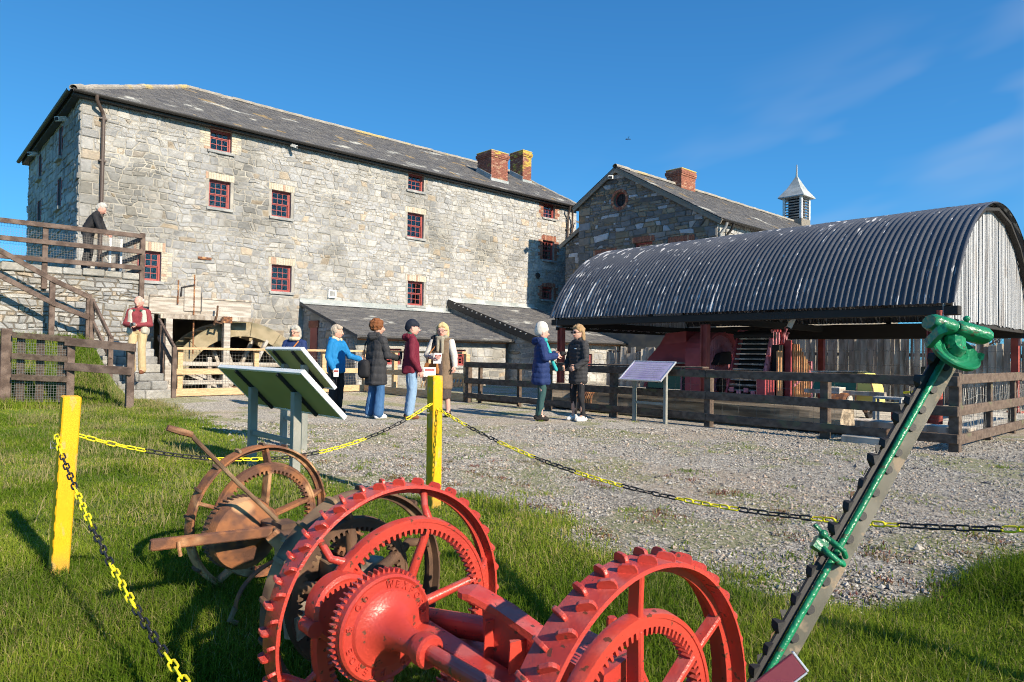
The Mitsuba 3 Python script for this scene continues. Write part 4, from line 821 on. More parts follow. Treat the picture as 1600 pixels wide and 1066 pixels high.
part(hp, 'face_board', HP.ext(hq, -.03, 0), 'thresher_orange'); part(hp, 'body', hull([(x, y, z) for y in (6.94, 7.17) for x, z in ((14.66, .28), (15.6, .28), (15.6, .95), (14.66, 1.48))]), 'thresher_red')
for i in range(10): x_ = 14.68 + i * .093; part(hp, 'slat', HP.box(x_, x_ + .05, .30, 1.48 if x_ < 15.0 else max(1.0, 1.44 - (x_ - 15.0) * .9), .002, .05), 'thresher_orange')
for i in range(7): t = i / 6; part(el, 'slat', EL.box(13.93 + .42 * t, 13.93 + .42 * t + .06, .28 + 1.2 * t, .62 + 1.15 * t, .002, .05), 'thresher_pink')
part(hp, 'corner_post', span(14.55, 14.64, 6.86, 6.98, .012, 1.56), 'thresher_red'); part(hp, 'side_strip', HP.box(14.05, 14.3, .25, 1.32, -.03, 0), 'thresher_orange'); part(hp, 'lower_box', span(13.6, 14.05, 6.95, 7.15, .25, .85), 'thresher_red')
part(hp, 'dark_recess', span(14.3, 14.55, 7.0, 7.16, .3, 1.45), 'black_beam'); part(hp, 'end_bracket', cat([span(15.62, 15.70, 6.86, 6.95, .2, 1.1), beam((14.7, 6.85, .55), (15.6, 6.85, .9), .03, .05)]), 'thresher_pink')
gm = thing('green_seed_machine', 'low green machine with a pale yellow end panel in the barn', 'farm machine')
part(gm, 'hopper', hull([(13.8, 6.05, .55), (13.8, 5.2, .55), (13.95, 6.0, .85), (13.95, 5.25, .9), (14.6, 6.0, .9), (14.6, 5.2, .92)]), 'machine_green')
part(gm, 'lid', beam((14.0, 6.05, .9), (14.0, 5.15, .93), .5, .03), 'plank')
yp = sg.Polygon([(-5.2, .32), (-4.82, .32), (-4.86, .62), (-4.92, .8), (-5.02, .9), (-5.15, .9)]); part(gm, 'end_panel', Face((13.75, 0, 0), (0, -1, 0), (-1, 0, 0)).ext(yp, -.5, 0), 'machine_yellow')
part(gm, 'panel_trim', Face((13.75, 0, 0), (0, -1, 0), (-1, 0, 0)).ext(yp.difference(yp.buffer(-.022)), 0, .012), 'thresher_orange')
part(gm, 'drum', lathe([(0, -.2), (.2, -.2), (.22, -.17), (.22, .17), (.2, .2), (0, .2)], 24, 'y', (13.5, 5.42, .3)), 'rust', smooth=30); part(gm, 'drum_end', lathe([(0, 0), (.17, 0), (.17, -.03), (.05, -.06), (0, -.06)], 20, 'y', (13.5, 5.2, .3)), 'grey_timber', smooth=30)
part(gm, 'shaft', tube([(13.5, 5.2, .3), (13.45, 4.7, .28)], .03, 8), 'rust'); part(gm, 'gear', lathe([(0, -.02), (.11, -.02), (.11, .02), (0, .02)], 16, 'y', (13.45, 4.9, .28)), 'rust_dark'); part(gm, 'frame_beam', span(13.55, 13.65, 4.6, 6.1, .48, .56), 'plank'); part(gm, 'side_box', span(13.4, 13.7, 5.35, 5.7, .5, .62), 'grey_timber')
for y in (5.1, 5.9): part(gm, 'wheel', lathe([(.12, -.03), (.2, -.03), (.2, .03), (.12, .03), (.12, -.03)], 20, 'y', (14.2, y, .21)), 'guard_iron', smooth=30)
st = thing('white_frame_stool', 'small grey white metal frame standing inside the barn fence', 'stool')
part(st, 'top', span(12.4, 12.62, 3.95, 4.4, .50, .54), 'sill_stone')
for y in (3.97, 4.38):
    for x in (12.42, 12.6): part(st, 'leg', span(x - .02, x + .02, y - .02, y + .02, .012, .5), 'sill_stone')
mo = thing('orange_engine_part', 'small orange red machine part on the barn floor', 'machine part')
part(mo, 'casing', hull([(12.8 + dx * .12, 4.1 + dy * .1, .14 + dz) for dx in (-1, 1) for dy in (-1, 1) for dz in (0, .14)]), 'red_paint'); part(mo, 'pulley', lathe([(0, -.02), (.08, -.02), (.08, .02), (0, .02)], 14, 'x', (12.66, 4.1, .2)), 'guard_iron'); part(mo, 'foot', span(12.7, 12.9, 4.0, 4.2, .012, .14), 'guard_iron')
yb = solo('yellow_lever', tube([(12.5, 3.95, .62), (12.4, 3.7, .66), (12.35, 3.5, .74)], .018, 6), 'yellow_plastic', 'thin yellow lever poking out of the machine parts behind the fence', 'lever')
rf = thing('red_post_boot', 'rounded red plough share leaning at the foot of the front barn post', 'machine part'); scene[rf] = mikit.ply(hull([(12.75 + .18 * math.cos(t), 3.2 + .0, .28 * math.sin(t)) for t in np.linspace(0, math.pi, 12)] + [(12.75 + .15 * math.cos(t), 3.34, .24 * math.sin(t)) for t in np.linspace(0, math.pi, 12)]), 'red_oxide')
rs_ = thing('hay_rake_reel', 'rusty iron reel lying behind the fence near the visitors', 'farm machine')
for i in range(12):
    a = np.linspace(0, math.pi * 1.2, 9); part(rs_, 'tine', tube([(10.7 + .24 * math.cos(t), 9.6 - i * .05, .22 + .24 * math.sin(t)) for t in a], .014, 5), 'rust')
part(rs_, 'bar', tube([(10.7, 9.85, .22), (10.7, 8.9, .22)], .03, 8), 'rust_dark')
hb = thing('toothed_harrow', 'brown wooden harrow with a row of teeth under the fence rail', 'farm tool')
part(hb, 'beam', beam((10.6, 15.1, .45), (10.5, 12.9, .62), .08, .12), 'plank'); part(hb, 'beam', beam((10.9, 15.1, .25), (10.9, 12.9, .42), .08, .12), 'plank')
for i in range(16): t = i / 15; part(hb, 'tooth', beam((10.5, 15 - 2.0 * t, .40 + .16 * t), (10.46, 15 - 2.0 * t, .22 + .16 * t), .03, .03), 'new_timber')

# ================================================================== rough paling fence, trees, bird
pf = thing('slab_paling_fence', 'tall rough fence of upright grey slab boards behind the barn', 'fence')
rp_ = np.random.default_rng(90); y = -4.0; yy_ = []
while y < 16.9:
    w = rp_.uniform(.09, .19); h = rp_.uniform(1.78, 2.06) + .05 * math.sin(y * .7) - .52 * float(sst(11.5, 13.2, y)) - .30 * float(sst(6.5, 4.5, y))
    q = []
    for z in (0, h * .35, h * .7, h): j = rp_.normal(0, .008); q.append((y + .006 + j, y + w - .006 + rp_.normal(0, .008), z))
    q[-1] = (q[-1][0], q[-1][1], h); skew = rp_.normal(0, .05); x0 = 20.5 + rp_.uniform(-.02, .02); t = rp_.uniform(.02, .045)
    tw_ = rp_.uniform(-.07, .10); v = np.array([(x + (tw_ if s == 0 else -tw_) * .5, a if s == 0 else b, z + (skew if (s and z == h) else 0)) for x in (x0 - t, x0) for (a, b, z) in q for s in (0, 1)]); yy_.append((abs(y - 9), v)); y += w
for _, v in sorted(yy_, key=lambda t: t[0])[:290]:
    f = []
    for i in range(3): a = i * 2; f += [[a, a + 1, a + 3], [a, a + 3, a + 2], [8 + a, 8 + a + 3, 8 + a + 1], [8 + a, 8 + a + 2, 8 + a + 3], [a, a + 2, a + 10], [a, a + 10, a + 8], [a + 1, a + 9, a + 11], [a + 1, a + 11, a + 3]]
    f += [[6, 7, 15], [6, 15, 14]]; part(pf, 'board', (v, np.array(f)), 'plank')
part(pf, 'back_rail', cat([span(20.53, 20.6, -4, 16.9, z - .05, z + .05) for z in (.5, 1.3)]), 'dark_timber')
part(pf, 'front_wire', cat([span(20.2, 20.206, -4, 16.9, z - .004, z + .004, 0) for z in (.5, 1.0, 1.4)]), 'wire_dark')
def bare_tree(label, x, y, h, seed):
    k = thing('bare_tree', label, 'tree', None); r = np.random.default_rng(seed); segs = []; twigs = []
    def grow(p, d, L, rad, lev):
        q = p + d * L; segs.append(tube([p, (p + q) / 2 + r.normal(0, .04 * L, 3), q], [rad, rad * .85, rad * .65], 5)) if lev < 3 else twigs.append(tube([p, (p + q) / 2 + r.normal(0, .05 * L, 3), q], [rad, rad * .8, rad * .4], 3, False))
        if lev < 5:
            for _ in range(r.integers(2, 4) + (lev > 2)):
                grow(p + d * L * r.uniform(.55, 1.0), nrm(d + r.normal(0, .55, 3) + [0, 0, .25]), L * r.uniform(.55, .8), rad * .6, lev + 1)
    grow(np.array([x, y, 0.0]), np.array([0, 0, 1.0]), h * .3, h * .025, 0)
    part(k, 'trunk', cat(segs), 'twig'); part(k, 'twigs', cat(twigs), 'twig')
bare_tree('bare brownish hedge tree far beyond the paling fence, left of the pair', 38.0, 8.6, 4.3, 1)
bare_tree('bare twiggy tree far beyond the paling fence at the right edge', 42.0, 8.2, 4.6, 2)
bare_tree('bare tree showing just left of the green casting head through the barn', 40.0, 11.0, 4.4, 3)
bird = thing('flying_bird', 'tiny dark bird gliding in the blue sky', 'bird'); bc = np.array([46.0, 36.0, 19.6])
part(bird, 'body', blob([[(bc[0] - .12, bc[1] + .12, bc[2], .05), (bc[0] + .14, bc[1] - .14, bc[2], .03)]], .05, 2), 'bird_dark'); part(bird, 'wing', cat([hull([bc, bc + [.1, .1, .02], bc + [.3, .3, .1], bc + [.32, .26, .09], bc + [0, 0, .02]]), hull([bc, bc - [.1, .1, -.02], bc - [.3, .3, -.1], bc - [.26, .32, -.09], bc + [0, 0, .02]])]), 'bird_dark')
# ================================================================== people
class Body:
    "local frame for a 1.70 m figure: x forward, y to the person's left, z up"
    def __init__(s, label, pos, yaw, H, lean=0.0, head_yaw=0.0, head_pitch=0.0):
        s.k = thing('person', label, 'person'); s.pos = np.array(pos, float); s.yaw = math.radians(yaw); s.s = H / 1.70; s.lean = lean; s.hy, s.hp = math.radians(head_yaw), math.radians(head_pitch)
    def bend(s, p):
        p = np.asarray(p, float)
        if not s.lean: return p
        z0 = .95; w = np.clip((p[..., 2] - z0) / .18, 0, 1); a = s.lean * w; q = p.copy(); dz = p[..., 2] - z0
        q[..., 0] = p[..., 0] * np.cos(a) + np.where(dz > 0, dz, 0) * np.sin(a); q[..., 2] = np.where(dz > 0, z0 + dz * np.cos(a) - p[..., 0] * np.sin(a), p[..., 2]); return q
    def head(s, pts):
        out = []
        for (x, y, z, r) in pts:
            c, q = math.cos(s.hp), math.sin(s.hp); x, z = x * c + z * q, z * c - x * q
            c, q = math.cos(s.hy), math.sin(s.hy); out.append((.02 + x * c - y * q, x * q + y * c, 1.585 + z, r))
        return out
    def w(s, mesh):
        v, f = vf(mesh); v = s.bend(np.asarray(v)) * s.s; c, q = math.cos(s.yaw), math.sin(s.yaw)
        return np.stack([v[:, 0] * c - v[:, 1] * q, v[:, 0] * q + v[:, 1] * c, v[:, 2]], 1) + s.pos, f
    def pt(s, p): return s.w((np.array([p], float), np.zeros((0, 3), int)))[0][0]
    def add(s, name, groups, mat, refine=.024, it=6, cut=None, ridge=None, label=None):
        v, f = blob(groups, refine, it, cut)
        if ridge:
            t = trimesh.Trimesh(v, f, process=False); v = v + t.vertex_normals * (ridge[1] * (np.abs(np.sin((v[:, 2:3] + .012 * np.sin(v[:, 1:2] * 14)) * math.pi / ridge[0])) ** .6 - .5))
        if name == 'hair':
            tn = trimesh.Trimesh(v, f, process=False).vertex_normals; v = v + tn * (.016 * (meshkit.noise(v * np.array([60, 60, 26]))[:, None] - .4) + .012 * (meshkit.noise(v * 24 + 9)[:, None] - .5))
        if name in ('coat', 'trousers', 'jumper', 'skirt', 'gilet', 'sleeves'):
            tn = trimesh.Trimesh(v, f, process=False).vertex_normals; q = v * np.array([9, 9, 5]) + len(name) * 3.1 + s.pos[0]
            v = v + tn * (.030 * (meshkit.fbm(q, 3)[:, None] - .5) + .014 * (np.abs(meshkit.noise(v * np.array([17, 17, 11]) + s.pos[1])[:, None] - .5) - .25))
        return part(s.k, name, s.w((v, f)), mat, smooth=True, label=label)
HIP, KNEE, ANK = (0, .10, .92), (.02, .115, .50), (-.02, .13, .09)
def mir(p, sy): return (p[0], p[1] * sy) + tuple(p[2:])
def hand(wr, d, side, curl=.9, palm=None):
    "sphere groups of a hand: palm, four unequal bent fingers, thumb"
    wr, d = np.array(wr, float), nrm(d); pal = nrm(palm if palm is not None else (0, -side, -.2)); pal = nrm(pal - d * np.dot(pal, d)); lat = np.cross(pal, d)
    P = lambda *q: tuple(q[0]) + (q[1],); g = [[P(wr, .024), P(wr + d * .085 + lat * .028, .016), P(wr + d * .085 - lat * .028, .016), P(wr + d * .03, .026)]]
    for i, L in enumerate((.066, .080, .074, .056)):
        b = wr + d * .085 + lat * (.032 - .0215 * i); m = b + nrm(d + pal * curl * .5) * L * .55; e = m + nrm(d * .5 + pal * curl) * L * .5; g += [[P(b, .0105), P(m, .0095)], [P(m, .0095), P(e, .008)]]
    b = wr + d * .03 + lat * .032; m = b + nrm(d * .7 + lat * .7 + pal * .3) * .045; e = m + nrm(d + pal * .5) * .032; g += [[P(b, .014), P(m, .011)], [P(m, .011), P(e, .009)]]
    return g
def figure(B, arms, leg=None, shoes='shoe_dark', trousers='cloth_black', flare=.0, skin='skin', hair='short', hair_mat='hair_grey', bare=False, glasses=False, face=True, slim=1.0):
    "skin body with head and hands, trousers, shoes, hair; arms: ((elbow, wrist, hand direction) left, right)"
    L = leg or {1: (HIP, KNEE, ANK), -1: tuple(mir(q, -1) for q in (HIP, KNEE, ANK))}
    g = [[(0, .07, 1.0, .10), (0, -.07, 1.0, .10), (0, .10, 1.28, .10), (0, -.10, 1.28, .10)], [(-.01, 0, 1.36, .07), (0, 0, 1.50, .052)], [(0, .16, 1.38, .055), (0, -.16, 1.38, .055), (0, 0, 1.42, .06)]]
    for sd in (1, -1):
        h, k, a = L[sd]; g += [[h + (.085,), k + (.055,)], [k + (.055,), a + (.040,)], [a + (.045,), (a[0] + .10, a[1], .045, .035)]]
        e, wq, d = arms[0 if sd == 1 else 1][:3]; sh = (0, .175 * sd, 1.375)
        g += [[sh + (.05,), tuple(e) + (.042,)], [tuple(e) + (.042,), tuple(wq) + (.028,)]]
    H_ = B.head
    g += [H_([(-.02, 0, .035, .094), (.035, 0, -.01, .072), (.045, 0, -.085, .034), (-.01, .035, -.05, .05), (-.01, -.035, -.05, .05)]), H_([(.092, 0, .012, .010), (.118, 0, -.032, .013), (.10, .012, -.035, .01), (.10, -.012, -.035, .01)])]
    for sy in (1, -1): g.append(H_([(-.012, .088 * sy, .0, .014), (-.022, .094 * sy, .022, .012), (-.012, .088 * sy, -.028, .010)]))
    for sy in (1, -1): g.append(H_([(.080, .018 * sy, .026, .012), (.070, .05 * sy, .024, .012)]))
    g += hand(arms[0][1], arms[0][2], 1, *arms[0][3:]) + hand(arms[1][1], arms[1][2], -1, *arms[1][3:])
    body = B.add('body', g, skin, .022, 3)
    if face:
        for sy in (1, -1): B.add('eye', [H_([(.088, .034 * sy, .004, .009)])], 'eye', .02, 0)
        B.add('mouth', [H_([(.083, .020, -.066, .006), (.092, 0, -.067, .007), (.083, -.020, -.066, .006)])], 'lips', .02, 0)
    if glasses:
        c = H_([(.112, .036, .004, 1), (.112, -.036, .004, 1), (.0, .095, .01, 1), (.0, -.095, .01, 1), (.118, 0, .008, 1)]); ms = []
        for i in (0, 1):
            a = np.linspace(0, 2 * math.pi, 13)[:-1]; ctr = np.array(c[i][:3]); ax = nrm(np.array(c[1][:3]) - np.array(c[0][:3]))
            ms.append(tube([ctr + ax * .027 * math.cos(t) + np.array([0, 0, .022 * math.sin(t)]) for t in a], .0035, 5, closed=True)); ms.append(tube([ctr - ax * .027 * (1 if i == 0 else -1), c[2 + i][:3]], .003, 5))
        if glasses == 'dark': ms += [hull([np.array(c[i][:3]) + d for d in np.array([(.004, .026, 0), (.004, -.026, 0), (.004, .015, .021), (.004, -.015, .021), (.004, .015, -.021), (.004, -.015, -.021), (-.004, 0, 0)])]) for i in (0, 1)]
        part(B.k, 'glasses', B.w(cat(ms)), 'cloth_black')
    if not bare:
        tg = [[(0, .07, .96, .105), (0, -.07, .96, .105), (0, .07, 1.04, .09), (0, -.07, 1.04, .09)]]
        for sd in (1, -1):
            h, k, a = L[sd]; tg += [[h + (.100 * slim,), k + (.078 * slim,)], [k + (.078 * slim,), (a[0] - .01, a[1], a[2] + .01, .062 * slim + flare)]]
        B.add('trousers', tg, trousers)
    for sd in (1, -1):
        a = L[sd][2]; B.add('shoe', [[(a[0] - .05, a[1], a[2] - .045, .043), (a[0] + .13, a[1] + .012 * sd, a[2] - .055, .035), (a[0] + .07, a[1], a[2] - .035, .045)], [(a[0], a[1], a[2], .052), (a[0] + .03, a[1], a[2] - .04, .045)]], shoes, .025, 3)
    hs = {'short': [[(-.035, 0, .055, .100), (-.055, 0, -.01, .082)], [(.03, .03, .105, .035), (.03, -.03, .105, .035), (-.02, 0, .10, .06)]],
          'fringe': [[(-.055, 0, -.01, .075), (-.045, .05, .02, .062), (-.045, -.05, .02, .062)], [(-.06, 0, .05, .07)]],
          'full_short': [[(-.04, 0, .05, .108), (-.06, 0, -.02, .09)], [(.045, .04, .085, .042), (.045, -.04, .085, .042), (-.03, 0, .09, .07)], [(-.02, .07, .02, .05), (-.02, -.07, .02, .05), (-.06, 0, .0, .08)]],
          'bob': [[(-.035, 0, .05, .112), (-.06, 0, -.02, .09)], [(-.04, .082, .03, .038), (-.045, .088, -.08, .034), (-.075, .06, -.09, .04)], [(-.04, -.082, .03, .038), (-.045, -.088, -.08, .034), (-.075, -.06, -.09, .04)], [(-.08, .05, -.09, .045), (-.08, -.05, -.09, .045), (-.07, 0, .03, .07)], [(.055, .05, .085, .03), (.05, -.04, .09, .035), (-.01, 0, .11, .05)]],
          'curly': [[(-.03 + .085 * math.cos(t) * math.cos(u), .095 * math.sin(t) * math.cos(u), .05 + .085 * math.sin(u), .045)] for u in (-.7, -.1, .5, 1.1) for t in np.linspace(.6, 2 * math.pi - .6, 9)] + [[(-.04, 0, .04, .10)], [(.05, .03, .10, .045), (.05, -.03, .10, .045)]],
          'long': [[(-.03, 0, .05, .108), (-.06, 0, -.02, .09)], [(-.03, .085, .03, .036), (-.055, .092, -.12, .032), (-.075, .06, -.20, .042)], [(-.03, -.085, .03, .036), (-.055, -.092, -.12, .032), (-.075, -.06, -.20, .042)], [(-.085, .04, -.19, .045), (-.085, -.04, -.19, .045), (-.07, 0, .02, .08)], [(.04, .03, .10, .036), (.04, -.05, .095, .036), (-.01, 0, .11, .05)]]}[hair] if hair else None
    if hs: B.add('hair', [H_(q) for q in hs], hair_mat, .012, 2)
    return L
def coat(B, arms, mat, hem, r=1.0, hood=None, hem_r=.16, ridge=None, name='coat', collar=True, cuff=.05, sleeves=None):
    g = [[(0, .085 * r, 1.06, .125 * r), (0, -.085 * r, 1.06, .125 * r), (0, .105 * r, 1.30, .115), (0, -.105 * r, 1.30, .115)], [(0, .165, 1.375, .072), (0, -.165, 1.375, .072), (-.005, 0, 1.41, .085)],
         [(0, .085 * r, 1.06, .125 * r), (0, -.085 * r, 1.06, .125 * r), (hem_r - .075, .085, hem + .03, .045), (hem_r - .075, -.085, hem + .03, .045), (-hem_r + .075, .085, hem + .03, .045), (-hem_r + .075, -.085, hem + .03, .045), (0, hem_r - .02, hem + .03, .045), (0, -hem_r + .02, hem + .03, .045)]]
    if collar: g.append([(-.01, .03, 1.46, .062), (-.01, -.03, 1.46, .062), (-.02, 0, 1.40, .09)])
    if hood: g += [[(-.11, 0, 1.43, .075), (-.07, .075, 1.44, .055), (-.07, -.075, 1.44, .055)], [(-.07, .08, 1.45, .05), (.02, .075, 1.44, .04)], [(-.07, -.08, 1.45, .05), (.02, -.075, 1.44, .04)]]
    sl = []
    for i, sd in enumerate((1, -1)):
        e, wq = arms[i][0], arms[i][1]; sh = (0, .172 * sd, 1.37); en = tuple(np.array(wq) + (np.array(wq) - np.array(e)) * .02)
        sl += [[sh + (.078,), tuple(e) + (.064,)], [tuple(e) + (.064,), en + (cuff,)]]
    if sleeves: B.add('sleeves', sl, sleeves, ridge=ridge)
    else: g += sl
    B.add(name, g, mat, refine=.016 if ridge else .024, ridge=ridge)
def paper(label, B, p, n, w=.16, h=.21, tilt=(0, 0, 1), mat='paper', name='leaflet'):
    p = np.array(p, float); d, s, u = frame(n, tilt); q = [p + s * a * w / 2 + u * b * h / 2 + d * c for a in (-1, 1) for b in (-1, 1) for c in (-.003, .003)]
    k = thing(name, label, name); part(k, 'cover', B.w(hull(q)), mat)
    part(k, 'printed_band', B.w(hull([p + s * a * w * .4 + u * b + d * c for a in (-1, 1) for b in (h * .1, h * .32) for c in (.0035, .004)] + [p + s * a * w * .4 + u * b - d * c for a in (-1, 1) for b in (h * .1, h * .32) for c in (.0035, .004)])), 'window_red' if name == 'leaflet' else 'eye')
DOWN = ((-.02, .235, 1.10), (.06, .235, .86), (.15, 0, -1))
# yaw: 0 looks along +x (right and away in the picture), 90 along +y, -90 along -y, 180 towards the camera's left
# man on the steps
B = Body('bald older man in maroon jumper, cream gilet and tan trousers coming down the stone steps', (4.12, 17.05, .575), 238, 1.74, head_pitch=22)
A = (((.02, .25, 1.10), (.22, .06, 1.08), (1, -.6, .1), .9, (0, -.6, -.6)), ((.02, -.25, 1.10), (.22, -.05, 1.06), (1, .5, .1), .9, (0, .6, -.5)))
LEG = {1: ((0, .09, .92), (.06, .10, .50), (.02, .105, .09)), -1: ((0, -.09, .92), (.10, -.10, .56), (.02, -.105, .24 - .15))}
figure(B, A, LEG, 'shoe_brown', 'trousers_tan', .02, 'skin_pink', 'fringe', 'hair_white')
coat(B, A, 'jumper_maroon', .93, .82, name='jumper', hem_r=.135)
B.add('gilet', [[(-.045, .11, 1.33, .095), (-.045, -.11, 1.33, .095), (-.04, .115, .93, .11), (-.04, -.115, .93, .11)], [(.04, .125, 1.36, .07), (.06, .145, .94, .075), (-.03, .13, .94, .10), (-.03, .12, 1.33, .09)], [(.04, -.125, 1.36, .07), (.06, -.145, .94, .075), (-.03, -.13, .94, .10), (-.03, -.12, 1.33, .09)], [(-.03, .13, 1.40, .055), (-.03, -.13, 1.40, .055)]], 'gilet_cream')
B.add('collar', [[(.07, .07, 1.40, .03), (-.05, .10, 1.44, .04)], [(.07, -.07, 1.40, .03), (-.05, -.10, 1.44, .04)], [(-.06, .1, 1.44, .04), (-.06, -.1, 1.44, .04)]], 'collar_green')
cm = thing('camera', 'small silver camera held by the man on the steps', 'camera'); part(cm, 'case', B.w(box((.34, .0, 1.09), (.05, .11, .065), .008)), 'steel'); part(cm, 'lens_tube', B.w(lathe([(0, 0), (.025, 0), (.025, .04), (.018, .045), (0, .04)], 14, 'x', (.365, 0, 1.09))), 'cloth_black')
# man on the terrace
B = Body('grey haired man in a black jacket leaning over the terrace railing', (3.58, 19.75, 3.06), -25, 1.78, lean=.42, head_pitch=8)
A = (((.22, .22, 1.16), (.36, .20, .98), (.6, 0, -.6)), ((.22, -.22, 1.16), (.38, -.2, .98), (.6, 0, -.6)))
figure(B, A, None, 'shoe_dark', 'cloth_charcoal', 0, 'skin_pink', 'short', 'hair_white'); coat(B, A, 'cloth_black', .88)
ts = thing('display_stand', 'white framed display stand on the terrace beside the leaning man', 'display stand')
for x in (4.05, 4.3): part(ts, 'leg', span(x - .025, x + .025, 19.6, 19.65, 3.05, 3.95), 'white_paint')
part(ts, 'panel', span(4.02, 4.33, 19.63, 19.65, 3.55, 3.95), 'sill_stone'); part(ts, 'base', span(4.0, 4.35, 19.45, 19.8, 3.052, 3.09), 'steel')
# navy coat woman behind the boards
B = Body('grey haired woman in navy coat and pale scarf facing the camera behind the boards', (5.92, 12.86, 0), 222, 1.63)
A = (((.06, .24, 1.12), (.24, .08, 1.06), (.9, -.5, -.2)), ((.06, -.24, 1.12), (.24, -.06, 1.04), (.9, .5, -.2)))
figure(B, A, None, 'shoe_dark', 'jeans', 0, 'skin', 'bob', 'hair_grey', glasses=True); coat(B, A, 'coat_navy', .82)
B.add('scarf', [[(.03 + .08 * math.cos(t), .085 * math.sin(t), 1.455, .04), (.03 + .08 * math.cos(t + .7), .085 * math.sin(t + .7), 1.46, .04)] for t in np.arange(0, 6.28, .7)], 'fleece')
B.add('bag_strap', [[(.10, .11, 1.40, .014), (.15, -.02, 1.22, .014)], [(.15, -.02, 1.22, .014), (.13, -.13, 1.02, .014)]], 'strap_orange')
paper('white and red leaflet held by the woman in navy behind the boards', B, (.31, -.03, 1.12), (1, 0, .3))
# blue jacket woman
B = Body('short haired woman in a bright blue jacket and black trousers reaching out', (6.17, 11.62, 0), -62, 1.63, head_yaw=8)
A = (((.10, .30, 1.12), (.28, .40, 1.06), (.9, .5, .1)), ((-.02, -.25, 1.10), (.08, -.22, .90), (.6, .1, -1)))
figure(B, A, None, 'shoe_dark', 'cloth_black', .02, 'skin', 'full_short', 'hair_silver'); coat(B, A, 'coat_blue', .80, 1.05, hood=True, hem_r=.175, cuff=.058)
paper('folded white leaflet hanging from the right hand of the woman in blue', B, (.15, -.22, .80), (.5, -1, 0), .10, .16)
B.add('collar_lining', [[(.06, .05, 1.44, .035), (-.02, .08, 1.47, .04)], [(.06, -.05, 1.44, .035), (-.02, -.08, 1.47, .04)]], 'fleece')
# black coat woman
B = Body('auburn curly haired woman in a long black padded coat and jeans, back half turned', (6.28, 10.38, 0), 4, 1.70, head_yaw=-32)
A = (((.10, .24, 1.12), (.30, .16, 1.08), (1, -.2, .1)), ((.06, -.25, 1.10), (.30, -.20, 1.06), (1, .2, .2)))
figure(B, A, None, 'shoe_white', 'jeans', .026, 'skin', 'curly', 'hair_auburn'); coat(B, A, 'cloth_charcoal', .60, 1.04, hood=True, hem_r=.20, ridge=(.13, .013))
bg = thing('shoulder_bag', 'black slouchy shoulder bag on the back of the woman in the long black coat', 'bag'); part(bg, 'pouch', B.w(blob([[(-.20, .14, .95, .075), (-.20, .04, .95, .085), (-.21, .10, .78, .085), (-.19, .02, .78, .07)]], .03, 5)), 'cloth_black', smooth=True); part(bg, 'strap', B.w(tube([(-.18, .12, 1.0), (-.12, .17, 1.3), (-.02, .2, 1.44), (.06, .16, 1.32)], .014, 6)), 'cloth_black')
ph = thing('mobile_phone', 'dark phone held up by the woman in the long black coat', 'phone'); part(ph, 'case', B.w(box((.40, -.17, 1.11), (.012, .07, .14), .004)), 'cloth_black'); part(ph, 'screen', B.w(box((.3935, -.17, 1.11), (.002, .06, .12), .0005)), 'room')
# maroon coat man
B = Body('man in a maroon hooded coat, navy knit hat and pale jeans turned to the right', (6.77, 10.02, 0), -28, 1.70, head_yaw=-4)
A = (((-.04, .25, 1.10), (.05, .24, .88), (.4, 0, -1)), ((-.02, -.25, 1.08), (.12, -.22, .86), (.5, 0, -1)))
figure(B, A, None, 'shoe_brown', 'jeans_light', .012, 'skin_pink', None); coat(B, A, 'coat_maroon', .80, 1.08, hood=True, hem_r=.19)
B.add('knit_hat', [B.head([(-.02, 0, .075, .105), (-.045, 0, .045, .100)]), B.head([(.05, 0, .06, .065), (-.07, 0, .015, .078)])], 'hat_navy'); B.add('scarf', [[(-.05, .05, 1.475, .05), (-.05, -.05, 1.475, .05), (.02, 0, 1.46, .06)]], 'collar_green')
paper('white printed leaflet held low by the man in the maroon coat', B, (.30, -.20, .83), (.15, -1, .1), .22, .16)
# scarf woman
B = Body('blond woman in glasses with white sleeves and long brown waistcoat behind the yellow post', (7.44, 10.02, 0), 212, 1.68, head_yaw=8)
A = (((.06, .26, 1.13), (.05, .27, .95), (.2, 0, -1)), ((.08, -.26, 1.13), (.24, -.04, 1.10), (.8, .7, .1), .9, (0, .6, -.5)))
figure(B, A, None, 'shoe_dark', 'skirt_dark', -.01, 'skin_pink', 'bob', 'hair_blond', bare=True, glasses=True)
B.add('skirt', [[(0, .08, 1.02, .12), (0, -.08, 1.02, .12), (.09, .08, .36, .04), (.09, -.08, .36, .04), (-.09, .08, .36, .04), (-.09, -.08, .36, .04), (0, .15, .36, .04), (0, -.15, .36, .04)], [(.115, .03, 1.06, .03), (.115, -.04, 1.06, .03), (.135, .05, .55, .03), (.135, -.07, .55, .03)]], 'skirt_dark')
coat(B, A, 'coat_brown', .52, 1.0, hem_r=.19, sleeves='cream_knit', cuff=.056)
B.add('scarf', [[(.05, .075, 1.47, .045), (-.06, .05, 1.48, .05)], [(.05, -.075, 1.47, .045), (-.06, -.05, 1.48, .05)], [(.10, .03, 1.44, .05), (.10, -.03, 1.44, .05)], [(.115, .04, 1.42, .035), (.14, .055, 1.18, .026)], [(.115, -.04, 1.42, .035), (.14, -.035, 1.22, .026)]], 'scarf_grey')
B.add('hood_fold', [[(-.02, -.17, 1.44, .07), (.09, -.11, 1.25, .05)], [(-.1, -.12, 1.46, .07), (-.02, -.16, 1.44, .07)]], 'cloth_black')
